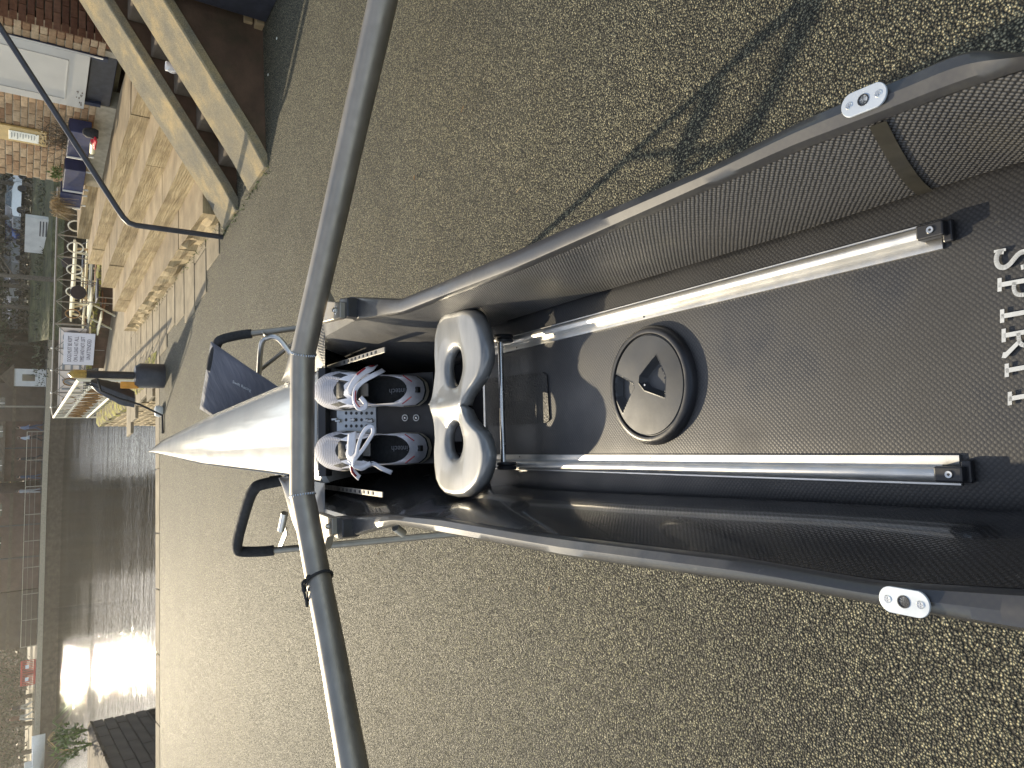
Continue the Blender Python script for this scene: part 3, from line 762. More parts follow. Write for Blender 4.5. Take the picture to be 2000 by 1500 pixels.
# left dock wall: its river face runs away to the left of the sun glitter
lw0 = atd(303, 1378, 11.9); lw0[2] = 0
q0 = onz(172, 1413); q0[2] = 0
far_c = q0.copy(); near_c = q0-SA*9.0-SB*3.5
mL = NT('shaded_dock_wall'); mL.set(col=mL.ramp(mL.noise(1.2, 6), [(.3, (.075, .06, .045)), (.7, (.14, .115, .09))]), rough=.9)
LA1 = float(q0@SA); LB = float(q0@SB)
f0_ = ab(11.5, LB, 0); f1_ = ab(LA1, LB, 0)
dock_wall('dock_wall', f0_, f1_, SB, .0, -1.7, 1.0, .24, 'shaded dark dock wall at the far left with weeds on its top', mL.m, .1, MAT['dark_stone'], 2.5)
q = MB(); q.box((f0_+f1_)/2-SB*14-Z3*.8, SA*(LA1-11.5), SB*23.5, Z3*1.58); q.build('dock_ground', MAT['earth'], kind='structure')
# weeds and reeds on it
for i, (px, lab) in enumerate((((158, 1425), 'tall yellow green weed on the left dock wall, nearest the sun glitter'), ((166, 1452), 'low weed with woody stem on the left dock wall'), ((140, 1465), 'arching pale bramble stem on the left dock wall, farthest from the glitter'))):
    c = onz(px[0]+14, px[1], 0); e = empty('weed', c, lab, 'plant', 'weeds on the left dock wall'); q = MB()
    if i < 2: leafcloud(q, c+Z3*.4, (.25, .25, .4), 130, .16)
    for k in range(6 if i < 2 else 9):
        u = azv(random.uniform(-180, 180)); q.tube([c, c+Z3*.5+u*.15, c+Z3*.75+u*.5, c+Z3*.4+u*.9], [.02, .015, .012, .006], 4)
    q.build('leaves', MAT['leaf_green'] if i < 2 else MAT['leaf_dry'], e)

# ---- white railing on the moss wall
rl = empty('white_railing', MW0, 'white painted railing with rusty lower bars on top of the mossy dock wall', 'railing')
n0t = atd(154, 741, 12.5); f0t = atd(105, 815, 21.2)
n0b = n0t.copy(); n0b[2] = .26; f0b = f0t.copy(); f0b[2] = .2
q = MB(); q.tube([n0t, f0t], .028, 8); q.build('top_rail', MAT['cream_paint'], rl)
q = MB(); q.tube([n0b, f0b], .024, 8); q.build('bottom_rail', MAT['cream_paint'], rl)
nbal = 20
for i in range(nbal):
    t = (i+.5)/nbal; a_, b_ = n0b+(f0b-n0b)*t, n0t+(f0t-n0t)*t; h = b_[2]-a_[2]; off = mwn*.0
    q = MB(); q.tube([a_-Z3*.1, b_], .008, 6); o = q.build('baluster', MAT['cream_paint'], rl)
    q = MB(); q.tube([a_+Z3*h*.18, a_+Z3*h*.62], .017, 6); q.build('rusty_sleeve', MAT['rust'], o)
    q = MB(); q.lathe(a_+Z3*h*.62, Z3, [(0, 0), (.026, .015), (.02, .05), (0, .06)], 8); q.build('collar', MAT['cream_paint'], o)
q = MB()
for i in range(0, nbal, 2):
    t0, t1 = i/nbal, (i+2)/nbal; a_, b_ = n0b+(f0b-n0b)*t0, n0t+(f0t-n0t)*t1
    q.tube([a_, (a_+b_)/2+Z3*.02, b_], .006, 5)
q.build('scrollwork', MAT['cream_paint'], rl)
for t in (0, 1.):
    a_, b_ = n0b+(f0b-n0b)*t, n0t+(f0t-n0t)*t; q = MB(); q.tube([a_-Z3*.25, b_+Z3*.0], .022, 8); q.build('post', MAT['cream_paint'], rl)

# ---- far fence with rings
fe = empty('ring_fence', onz(205, 640), 'grey metal fence with rings in its cross braces along the far terrace edge', 'fence')
def fp(px, x2=None):
    return px
# fence runs from the railing corner to the right
Fa = f0t.copy(); Fb = atd(113.5, 366, 15.8)
LF = np.linalg.norm((Fb-Fa)[:2])
def fz(t):   # top point at parameter
    return Fa+(Fb-Fa)*t
q = MB(); q.tube([Fa, fz(.02)+Z3*.03, fz(.06)+Z3*.05, Fb+Z3*.0], .02, 8); q.build('top_rail', MAT['tube'], fe)
HB = .62
q = MB(); q.tube([Fa-Z3*HB, Fb-Z3*HB], .016, 8); q.build('bottom_rail', MAT['tube'], fe)
# panels located by where the posts stand in the photograph
def tpx(y):     # parameter along the fence for image row y
    lo, hi = 0., 1.
    for _ in range(40):
        mid = (lo+hi)/2; p = fz(mid); v_ = RC.T@(p-CAM); yy = 750-v_[1]/-v_[2]*FPX
        if yy > y: lo = mid
        else: hi = mid
    return (lo+hi)/2
posts_y = [815, 795, 767, 723, 680, 632, 588, 545, 500, 458, 415, 372]
fd = (Fb-Fa)/np.linalg.norm(Fb-Fa)
for i in range(len(posts_y)-1):
    t0, t1 = tpx(posts_y[i]), tpx(posts_y[i+1]); p0, p1 = fz(t0), fz(t1)
    q = MB(); q.tube([p0-Z3*(HB+.35), p0+Z3*.02], .013 if i != 5 else .024, 6); o = q.build('fence_post', MAT['tube'], fe)
    if i in (1, 2, 3, 4):
        q = MB(); q.lathe(p0+Z3*.05, Z3, [(0, -.03), (.025, -.01), (.025, .02), (0, .04)], 8); q.build('cap', MAT['white_paint'], o)
    c = (p0+p1)/2-Z3*(HB*.5); r = min(.135, np.linalg.norm(p1-p0)*.24)
    ring = [c+fd*r*math.cos(a)+Z3*r*math.sin(a) for a in np.linspace(0, 2*math.pi, 24, endpoint=False)]
    q = MB(); q.tube(ring, .014, 6, closed=True); q.build('ring', MAT['cream_paint'] if i > 5 else MAT['rust'], fe, smooth=True)
    for sx, sz, P in ((-1, 1, p0), (1, 1, p1), (-1, -1, p0-Z3*HB), (1, -1, p1-Z3*HB)):
        q = MB(); q.tube([P, c+fd*r*.72*sx+Z3*r*.72*sz], .007, 5); q.build('cross_brace', MAT['tube'], fe)
# low moss-topped wall under the fence
wa = Fa.copy(); wb = Fb.copy(); wa[2] = wb[2] = 0
fnrm = np.cross(fd, Z3); fnrm[2] = 0; fnrm /= np.linalg.norm(fnrm); fnrm = fnrm if fnrm[1] < 0 else -fnrm
t6 = tpx(716); t7 = tpx(560)
lowp = []
wl = empty('low_wall', (wa+wb)/2, 'dark low wall topped with bright yellow moss under the ring fence', 'wall')
p_a = fz(t6); p_b = fz(t7)+fd*3; p_a[2] = p_b[2] = 0
def whz(p, x): return None
ht = .36
q = MB(); q.box((p_a+p_b)/2+Z3*(ht-.06)/2-fnrm*.12, p_b-p_a, fnrm*.25, Z3*(ht-.06)); q.build('wall_body', MAT['wallside'], wl)
rows = []
for i in range(40):
    p = p_a+(p_b-p_a)*i/39; j = lambda s_=.02: random.uniform(-s_, s_)
    rows.append([p+fnrm*(.03+j())+Z3*(ht-.09+j(.03)), p+fnrm*(.03+j())+Z3*(ht+j()), p-fnrm*.1+Z3*(ht+.03+j(.012)), p-fnrm*(.26+j())+Z3*(ht+j()), p-fnrm*.27+Z3*(ht-.08)])
q = MB(); q.loft(rows, close=True); q.build('moss_capping', MAT['leaf_green'] if False else MAT['moss'], wl, smooth=True)
# banner (seen from behind) and notice on the fence
tb0, tb1 = tpx(803), tpx(640); B0, B1 = fz(tb0)-fnrm*.02, fz(tb1)-fnrm*.02
bn = empty('banner', (B0+B1)/2-Z3*.3, 'pale pink banner tied behind the fence, its grey letters showing through reversed', 'banner')
rows = []
for i in range(20):
    p = B0+(B1-B0)*i/19; w = .01*math.sin(i*.9); rows.append([p-Z3*(.06+j_)-fnrm*w*0 for j_ in (0, .25, .5)])
q = MB(); bx = (B1-B0); q.box((B0+B1)/2-Z3*.33, bx, fnrm*.006, Z3*.52); q.build('banner_cloth', MAT['banner'], bn)
bl_ = np.linalg.norm(bx); bd_ = bx/bl_
for ch, y0 in (('N', 738), ('E', 706), ('P', 668), ('O', 642)):
    t_ = tpx(y0); p = fz(t_)+fnrm*.001-Z3*.53
    text_mesh('letter_'+ch.lower(), ch, MAT['banner_grey'], p+bd_*.0, -bd_, Z3, .56, bn, .002, sx=1.15).name = 'letter'
tbar = MB(); tbar.bar(B0-Z3*.1+fnrm*.0, B1-Z3*.1, .012, .012); tbar.build('hem', MAT['banner_grey'], bn)
t0, t1 = tpx(707.5), tpx(644.5); S0, S1 = fz(t0)+fnrm*.05, fz(t1)+fnrm*.05
ztp = .16; hh = .60
sg = empty('dog_notice', (S0+S1)/2-Z3*.6, 'pale rectangular notice on the fence about keeping dogs on a lead', 'sign')
q = MB(); q.box((S0+S1)/2-Z3*(ztp+hh/2), S1-S0, fnrm*.008, Z3*hh); q.build('board', MAT['white'], sg, bevel=.002)
sdv = (S1-S0)/np.linalg.norm(S1-S0); wS = np.linalg.norm(S1-S0)
for i, tx in enumerate(('DOGS MUST BE KEPT', 'ON A LEAD AT ALL', 'TIMES AND NOT LEFT', 'UNATTENDED')):
    text_mesh('text_line', tx, MAT['signtext'], (S0+S1)/2-Z3*(ztp+.155+i*.125)+fnrm*.006, sdv, Z3, .112, sg, .001, 'CENTER', sx=min(1, wS*.9/(.62*.112*len(tx))))

# ---- sign post with gold cap, hoses, bin-like cloth
sp = onz(320, 735); po = empty('mooring_post', sp, 'dark post with ochre finial standing at the quay corner with hoses', 'post')
q = MB(); q.lathe(sp, Z3, [(.17, 0), (.17, .30), (.13, .36), (.05, .37)], 16); q.build('base_block', MAT['dark_metal'], po, smooth=True)
q = MB(); q.lathe(sp, Z3, [(.05, .3), (.05, .93), (.055, .94)], 12); q.build('shaft', MAT['dark_metal'], po, smooth=True)
q = MB(); q.lathe(sp, Z3, [(.055, .93), (.058, 1.07), (.05, 1.1), (.0, 1.14)], 8); q.build('finial', MAT['gold'], po)
q = MB(); q.box(sp+Z3*.42-BT*.13+BS*.05, BT*.09, BS*.09, Z3*.22); q.build('orange_socket', MAT['orange'], po, bevel=.01)
q = MB(); pts = [sp+Z3*.8-SB*.06, sp+Z3*.76-SB*.22, sp+Z3*.55-SB*.32, sp+Z3*.3-SB*.4, sp+Z3*.02-SB*.55, sp+Z3*.015-SB*.8]; q.tube(pts, .014, 8); o = q.build('hose', MAT['rubber'], smooth=True); tag(o, 'black hose hanging from the dark post down to the quay edge', 'hose')
q = MB()
for k in range(3):
    pts = [sp+SA*.15-SB*.1+np.array([0, 0, .92])+(-SB*(.12+.02*math.sin(t))*(1-math.cos(t))*.6-Z3*(.42+.03*k)*(1-math.cos(t))*.5)*1.0 for t in np.linspace(0, 2*math.pi, 22)]
    if k < 1: q.tube(pts, .012, 7)
rows = []
for i in range(9):
    t = i/8; w = .05+.09*math.sin(math.pi*min(1, t*.8))**.7+random.uniform(-.01, .01); c = sp+SA*.2-SB*(.08+.22*t)+Z3*(.86-.52*t)
    rows.append([c+SB*w*math.cos(a)+SA*.06*math.sin(a)*(1+.3*math.sin(3*a)) for a in np.linspace(0, 2*math.pi, 12, endpoint=False)])
q.loft(rows, close=True); o = q.build('hose_bundle', MAT['dark_metal'], smooth=True); tag(o, 'bundle of dark hoses and sheeting hung behind the post with the ochre finial', 'hose bundle')
q = MB(); bp_ = onz(317, 803); q.lathe(bp_, Z3, [(0, 0), (.07, .0), (.085, .04), (.07, .09), (0, .11)], 14); o = q.build('white_float', MAT['white_paint'], smooth=True); tag(o, 'small round white float lying on the quay lip', 'float')

# ---- picnic tables
def table(px, z0, ang, sc_, label):
    c = onz(px[0], px[1], z0); X = azv(ang); Y = np.array([X[1], -X[0], 0.]); e = empty('picnic_table', c, label, 'picnic table', 'picnic tables on the far terrace')
    for sgn, nm in ((0, 'table_top'), (-1, 'bench'), (1, 'bench')):
        h = .74 if sgn == 0 else .45
        nbd = 5 if sgn == 0 else 2
        if sgn == 0:
            for k in range(nbd): q = MB(); q.box(c+Z3*h*sc_+Y*(k-2)*.145*sc_, X*1.6*sc_, Y*.135*sc_, Z3*.045*sc_); q.build('table_board', MAT['cream'], e, bevel=.003)
        else:
            for k in range(nbd): q = MB(); q.box(c+Z3*h*sc_+Y*(sgn*.68+(k-.5)*.14)*sc_, X*1.6*sc_, Y*.13*sc_, Z3*.045*sc_); q.build('bench_board', MAT['cream'], e, bevel=.003)
    for sx in (-.6, .6):
        q = MB(); 
        for sy in (-1, 1): q.bar(c+X*sx*sc_+Y*sy*.62*sc_, c+X*sx*sc_+Y*sy*.22*sc_+Z3*.72*sc_, .05*sc_, .05*sc_)
        q.build('leg_frame', MAT['cream'], e)
        q = MB(); q.bar(c+X*(sx+.03)*sc_-Y*.8*sc_+Z3*.4*sc_, c+X*(sx+.03)*sc_+Y*.8*sc_+Z3*.4*sc_, .07*sc_, .035*sc_); q.build('cross_bearer', MAT['wood_red'], e)
    q = MB(); q.bar(c-X*.6*sc_+Z3*.3*sc_, c+X*.6*sc_+Z3*.3*sc_, .2*sc_, .03*sc_); q.build('stretcher', MAT['wood_red'], e)
    return c
table((214, 545), 0, -72, .95, 'picnic table touching the far end of the sandstone steps, pale boards')
table((197, 575), 0, -60, .85, 'picnic table beyond the others, close in front of the ring fence')
table((222, 600), 0, -20, .6, 'small low picnic table nearest the yellow mossy wall')
for px, lab in (((172, 520), 'dark round chair back between the picnic tables'), ((208, 578), 'grey folded chair leaning by the nearer picnic table')):
    c = onz(px[0]+30, px[1], 0); e = empty('cafe_chair', c, lab, 'chair'); q = MB()
    q.lathe(c+Z3*.75, SA, [(0, 0), (.13, 0), (.14, .015), (.13, .03), (0, .03)], 18); q.build('chair_back', MAT['dark_metal'], e, smooth=True)
    q = MB(); q.box(c+Z3*.45-SA*.2, SB*.4, SA*.4, Z3*.03); q.build('seat', MAT['dark_metal'], e, bevel=.01)
    for i in (-1, 1):
        for j in (-.4, 0): q = MB(); q.tube([c+SB*.18*i+SA*j, c+SB*.18*i+SA*j+Z3*(.45 if j else .7)], .012, 6); q.build('leg', MAT['tube'], e)

# ================================================================ FAR BACKGROUND
LEAFM = {}
def tree(c, h, r, label, mat='leaf_dark', n=2600, size=.45, trunk=.2, shape=(1, 1, 1), group='trees beyond the river', bare=False):
    c = np.array(c, float); e = empty('tree', c, label, 'tree', group); q = MB()
    q.tube([c-Z3*.2, c+Z3*h*.3+np.random.normal(0, .1, 3), c+Z3*h*.62, c+Z3*h*.9], [trunk, trunk*.75, trunk*.45, trunk*.15], 8)
    tips = []
    for k in range(16):
        z = h*random.uniform(.22, .8); u = azv(random.uniform(0, 360)); l = r*random.uniform(.5, 1); p = c+Z3*z; p2 = p+u*l*.6+Z3*l*.35; p3 = p+u*l+Z3*l*.75
        q.tube([p, p2, p3], [trunk*.3, trunk*.18, trunk*.06], 5); tips.append(p3); tips.append(p2)
        if bare:
            for _ in range(9):
                s_ = p+(p3-p)*random.uniform(.3, 1); q.tube([s_, s_+np.random.normal(0, .35, 3)*r*.4+Z3*.5, s_+np.random.normal(0, .5, 3)*r*.5+Z3*.9], [trunk*.09, trunk*.05, trunk*.02], 3, caps=False)
    q.build('trunk', MAT['bark'], e)
    q = MB(); nc = 30
    cl = [(c+Z3*h*random.uniform(.22, .95)+azv(random.uniform(0, 360))*r*random.uniform(0, .85), r*random.uniform(.2, .42)) for _ in range(nc)]+[(t, r*.3) for t in tips]
    for cc, rr_ in cl: leafcloud(q, cc, (rr_, rr_, rr_*.8), max(3, int(n/len(cl))), size)
    q.build('crown', MAT[mat], e, fix=False); return e
# dark evergreen mass beyond the right part of the river
specs = [(60, 560, 9, 4.2), (58, 600, 11, 4.5), (66, 640, 12, 4.6), (62, 672, 9, 4.0), (70, 700, 13, 4.8), (64, 730, 10, 4.2), (72, 765, 12, 4.4), (64, 522, 8, 3.6), (70, 480, 10, 4)]
TL = ['dark evergreen directly above the nearer picnic table', 'dark evergreen above the gap between picnic table and dog notice', 'tall dark evergreen rising beside the right end of the dog notice', 'lower dark evergreen standing behind the dog notice', 'tall dark evergreen above the left half of the dog notice', 'dark evergreen at the right side of the white cottage', 'tall dark evergreen just left of the white cottage', 'small dark evergreen left of the silver cars, near the bare tree', 'dark evergreen behind the pale wall and parked cars']
for i, (dd, y, h, r) in enumerate(specs):
    p = atd(45, y, dd+8); p[2] = .3
    tree(p, h, r, TL[i], n=2300, size=.55, mat='leaf_dark')
for (y, dd, lb_) in ((430, 72, 'bare brown tree behind the blue car'), (395, 76, 'bare brown tree behind the second silver car'), (360, 74, 'bare brown tree closest to the brick building corner')):
    p = atd(45, y, dd); p[2] = 1.2; tree(p, 9, 3.5, lb_, mat='leaf_brown', n=900, size=.3, bare=True, group='bare trees behind the parked cars')
p = atd(88, 545, 50); p[2] = .2; tree(p, 7.5, 3.2, 'bare branching tree on the grass bank, its limbs crossing the parked cars', mat='leaf_brown', n=260, size=.18, bare=True, trunk=.16, group=None)
# scrub along far water edge
q = MB()
for i in range(70):
    x = random.uniform(-1, 26); y = 60.5-.12*x+random.uniform(-.8, 1.2)
    leafcloud(q, (x, y, .45), (1.0, .8, .55), 40, .28)
o = q.build('waterside_scrub', MAT['leaf_dark'], kind='stuff', fix=False)
# hedge wall of dark foliage behind everything so no sky shows through low down
q = MB()
for i in range(260):
    x = random.uniform(-16, 60); leafcloud(q, (x, 84+random.uniform(-2, 2)-.1*x, random.uniform(.5, 8)), (2.4, 1.6, 2.4), 110, .9)
q.build('distant_woodland', MAT['leaf_dark'], kind='stuff', fix=False)

for (y, dd, h, lb_) in ((1320, 80, 4.6, 'low dark tree above the red barrier across the river'), (1365, 84, 5, 'round dark tree behind the landing walkers'), (1420, 82, 4.8, 'broad dark tree left of the landing walkers'), (1475, 80, 5, 'dark tree at the far left above the white boat')):
    p = atd(25, y, dd); p[2] = 0; tree(p, h, 3.6, lb_, n=1500, size=.5, group='trees behind the landing')
q = MB()
for i in range(60):
    x = random.uniform(3, 24); leafcloud(q, (x, 66-.1*x+random.uniform(-1, 1), random.uniform(1.3, 2.0)), (.9, .5, .35), 26, .3)
for i in range(40):
    x = random.uniform(3, 24); leafcloud(q, (x, 71+random.uniform(-1, 1), random.uniform(2.6, 4.5)), (1.3, .8, .7), 30, .4)
for i in range(90):
    x = random.uniform(-62, -24); leafcloud(q, (x, 92+random.uniform(-2, 2), random.uniform(.3, 4.0)), (2.4, 1.4, 1.2), 60, .8)
q.build('roadside_scrub', MAT['leaf_brown'], kind='stuff', fix=False)
for nm_, x0, x1, yy, hh_ in (('backdrop_hill', -16, 110, 112, 9), ('backdrop_hill', -90, -34, 112, 4.5)):  # added dark backdrop closing bright sky gaps behind the trees
    rows = []
    for i in range(40):
        x = x0+(x1-x0)*i/39; e_ = min(1, i/4, (39-i)/4); rows.append([np.array((x, yy, -1)), np.array((x, yy+2, hh_*e_*(.8+.15*math.sin(i*.9)+.08*math.sin(i*2.3)))), np.array((x, yy+30, hh_*e_*1.02)), np.array((x, yy+60, -1))])
    q = MB(); q.loft(rows); q.build(nm_, MAT['backdrop_wood'], kind='structure', smooth=True)
def car(px, dist, z0, ang, mat, label):
    c = atd(px[0], px[1], dist+6); c[2] = z0+.25; X = azv(ang)*.9; Y = np.array([X[1], -X[0], 0.]); e = empty('parked_car', c, label, 'car', 'cars parked beyond the river')
    prof = [(-2.1, .35), (-2.1, .8), (-1.95, .9), (-1.3, .95), (-.75, 1.4), (.55, 1.43), (1.2, 1.0), (1.95, .86), (2.1, .7), (2.1, .35)]
    q = MB(); rows = []
    for y, sh in ((-.82, .94), (-.86, 1.), (.86, 1.), (.82, .94)): rows.append([c+X*x+Y*y*(1 if z < 1 else .84)+Z3*(z*(sh if z > 1 else 1)) for x, z in prof])
    q.loft(rows, close=False); q.f.append(tuple(range(10))); q.mi.append(0); q.f.append(tuple(30+i for i in range(10))[::-1]); q.mi.append(0); q.build('body', mat, e, smooth=True)
    for s_ in (-1, 1): q = MB(); q.prism([c+X*x+Y*s_*(.80 if z < 1.1 else .735)+Z3*z for x, z in ((-1.12, .98), (-.72, 1.34), (.5, 1.36), (1.0, 1.0))], Y*s_*.02); q.build('side_window', MAT['glass'], e)
    q = MB(); q.add([c+X*1.22+Y*-.68+Z3*1.01, c+X*1.22+Y*.68+Z3*1.01, c+X*.62+Y*.6+Z3*1.41, c+X*.62-Y*.6+Z3*1.41], [(0, 1, 2, 3)]); q.build('windscreen', MAT['glass'], e)
    for sx in (-1.3, 1.3):
        for sy in (-1, 1): q = MB(); q.lathe(c+X*sx+Y*sy*.72+Z3*.32, Y*sy, [(0, 0), (.32, 0), (.32, .18), (.2, .19), (0, .17)], 14); q.build('wheel', MAT['rubber'], e, smooth=True)
    for sy in (-.62, .62): q = MB(); q.box(c+X*2.09+Y*sy+Z3*.7, X*.06, Y*.3, Z3*.14); q.build('headlight', MAT['white'], e)
cpaint = {k: simple('car_paint_'+k, c, .2, metal=.4, var=.05, coat=1, coatr=.03) for k, c in (('silver', (.5, .52, .55)), ('blue', (.02, .05, .22)), ('white', (.75, .75, .75)), ('grey', (.16, .17, .19)))}
for px, dd, an, k, lab in (((38, 375), 70, 60, 'silver', 'silver car parked highest beyond the brick building corner'), ((42, 402), 66, 58, 'silver', 'silver car parked beside the blue van'), ((38, 430), 68, 80, 'blue', 'dark blue car in front of the pale wall'), ((36, 462), 70, 85, 'blue', 'dark blue car beyond the barred opening'),
                           ((42, 505), 66, 40, 'silver', 'silver car behind the pale wall end'), ((40, 540), 67, 45, 'grey', 'grey car behind the bare tree limbs'), ((41, 572), 66, 40, 'white', 'white car between bare tree and evergreens'), ((41, 605), 67, 35, 'silver', 'silver car half hidden by evergreens')):
    car(px, dd, 1.3, an, cpaint[k], lab)
# pale wall with a barred opening
w0, w1 = atd(75, 424, 58), atd(75, 492, 60); w0[2] = w1[2] = .1
wl2 = empty('pale_wall', (w0+w1)/2, 'pale rendered wall with a barred dark opening below the parked cars', 'wall')
wd2 = w1-w0; wl_ = np.linalg.norm(wd2); wd2 /= wl_; wn2 = np.cross(wd2, Z3); wn2 = wn2 if wn2[1] < 0 else -wn2
q = MB(); q.box((w0+w1)/2+Z3*.75, (w1-w0), wn2*.3, Z3*1.5); q.build('wall_face', MAT['dirt_white'], wl2)
for i in range(4):
    q = MB(); q.box(w0-wd2*0+wd2*wl_*.28+Z3*(.15+.17*i)+wn2*.16, wd2*wl_*.42, wn2*.02, Z3*.07); q.build('bar', MAT['dark_metal'], wl2)
# white gable cottage among trees
c = atd(45, 737, 66); c[2] = 0; cg = empty('white_cottage', c, 'white gabled cottage end glimpsed between dark evergreens', 'building')
q = MB(); q.box(c+Z3*1.0, azv(90)*1.3, azv(0)*3, Z3*2.0); q.build('wall', MAT['dirt_white'], cg)
q = MB(); q.prism([c+azv(90)*-1.0+Z3*2.0-azv(0)*1.6, c+azv(90)*1.0+Z3*2.0-azv(0)*1.6, c+Z3*2.9-azv(0)*1.6], azv(0)*3.2); q.build('roof', MAT['dark_stone'], cg)
q = MB(); q.box(c+Z3*1.1-azv(0)*1.51, azv(90)*.5, azv(0)*.03, Z3*.8); q.build('window', MAT['glass'], cg)
# warehouse on the far bank
def P2(y, off=0, x=60):      # point on the far bank line for image row y
    for i in range(len(FB)-1):
        a_, b_ = np.array(FB[i]), np.array(FB[i+1]); r = ray(x, y)[:2]; dd_ = b_-a_; M2 = np.array([r, -dd_]).T; k, t = np.linalg.solve(M2, a_)
        if 0 <= t <= 1 and k > 0: p = r*k; nn = np.array([-dd_[1], dd_[0]]); nn /= np.linalg.norm(nn); nn = nn if nn[1] > 0 else -nn; return np.array([*(p+nn*off), 0.])
    r = ray(x, y); return atd(x, y, 66)
mW = simple('far_brown_brick', (.075, .055, .04), .9, var=.3, scale=1.5, bump=.5, bs=8, bd=.02)
mW2 = simple('far_red_brick', (.10, .06, .045), .9, var=.3, scale=1.5, bump=.5, bs=8, bd=.02)
def far_building(y0, y1, off, h, mat, label, depth=9, win=True, roofh=2.0):
    a_, b_ = P2(y0, off), P2(y1, off); d = b_-a_; l = np.linalg.norm(d); d /= l; n_ = np.cross(d, Z3); n_ = n_ if n_[1] < 0 else -n_
    e = empty('far_building', (a_+b_)/2, label, 'building', None)
    q = MB(); q.box((a_+b_)/2-n_*depth/2+Z3*h/2, d*l, n_*depth, Z3*h); q.build('wall', mat, e)
    q = MB(); q.bar(a_+Z3*1.95+n_*.05, b_+Z3*1.95+n_*.05, .12, .22); q.build('string_course', MAT['dark_stone'], e)
    q = MB(); q.prism([a_+n_*.3+Z3*h, a_-n_*(depth+.3)+Z3*h, a_-n_*depth/2+Z3*(h+roofh)], b_-a_); q.build('roof', MAT['dark_stone'], e)
    k = int(l/2.6)
    for i in range(k):
        p = a_+d*(l*(i+.5)/k); q = MB(); q.box(p+Z3*3.2+n_*.02, d*1.0, n_*.1, Z3*1.3); w_ = q.build('window', MAT['glass'], e); q = MB(); q.box(p+Z3*3.2+n_*.08, d*.05, n_*.03, Z3*1.3); q.box(p+Z3*3.2+n_*.08, d*1.0, n_*.03, Z3*.05); q.build('glazing_bar', MAT['white_paint'], w_)
        if i: 
            q = MB(); q.bar(a_+d*(l*i/k)+n_*.06, a_+d*(l*i/k)+n_*.06+Z3*h, .1); q.build('downpipe', MAT['dark_metal'], e)
    return e
far_building(800, 880, 4.2, 4.2, mW, 'low brown brick building behind the walkers nearest the ring fence', win=False)
far_building(985, 1165, 3.2, 15, mW2, 'tall red brown brick warehouse across the river, left of the walkers')
far_building(1168, 1290, 3.4, 6.6, mW, 'lower brown brick range joined to the warehouse, behind the red barrier')
p = atd(30, 935, 80); p[2] = 0; tree(p, 5.2, 2.6, 'small dark tree between the brick buildings across the river', n=1200, group=None)
p = atd(30, 905, 84); p[2] = 0; tree(p, 4.6, 2.6, 'low bushy tree just behind the walkers across the river', n=1200, group=None)
far_building(882, 978, 5.5, 2.5, mW2, 'low red brick wall range behind the three far walkers', depth=5)
# tall lamp post
def lamp(y, off, h, label):
    p = P2(y, off); e = empty('lamp_post', p, label, 'lamp post'); q = MB(); q.tube([p, p+Z3*h], .07, 8); q.build('pole', MAT['tube'], e); q = MB(); q.tube([p+Z3*h, p+Z3*(h+.15)+azv(-90)*.7], .06, 8); q.build('lamp_arm', MAT['white_paint'], e)
lamp(813, 1.5, 3.2, 'pale lamp post on the far quay between evergreens and brick building')
# far railing
fr = empty('quay_railing', P2(1000, .5), 'thin grey post and wire railing along the far quay', 'railing')
ys = list(range(850, 1290, 52))
pts_ = [P2(y, .5) for y in ys]
for i, p in enumerate(pts_):
    q = MB(); q.tube([p, p+Z3*1.1], .035, 6); q.build('post', MAT['tube'], fr)
for h in (.45, .78, 1.08):
    q = MB(); q.tube([p+Z3*h for p in pts_], .014, 5); q.build('rail', MAT['cream_paint'] if h > 1 else MAT['tube'], fr)
# red barrier
p0_, p1_ = P2(1296, .8), P2(1345, .8); rb = empty('red_barrier', (p0_+p1_)/2, 'red plastic barrier beside the sunlit landing across the river', 'barrier')
d = p1_-p0_; mred = simple('barrier_red', (.5, .05, .04), .5, var=.2, scale=2)
for i in range(2):
    a_ = p0_+d*(i*.5+.01); b_ = p0_+d*(i*.5+.49); q = MB()
    for k in range(8): pp_ = a_+(b_-a_)*k/7; q.tube([pp_+Z3*.1, pp_+Z3*1.0], .035, 6)
    q.bar(a_+Z3*.12, b_+Z3*.12, .06, .14); q.bar(a_+Z3*.98, b_+Z3*.98, .06, .12); q.build('barrier_panel', mred, rb)
    q = MB(); q.box((a_+b_)/2+Z3*.62-azv(0)*.05, (b_-a_)*.3, azv(0)*.02, Z3*.22); q.build('reflector', MAT['white'], rb)

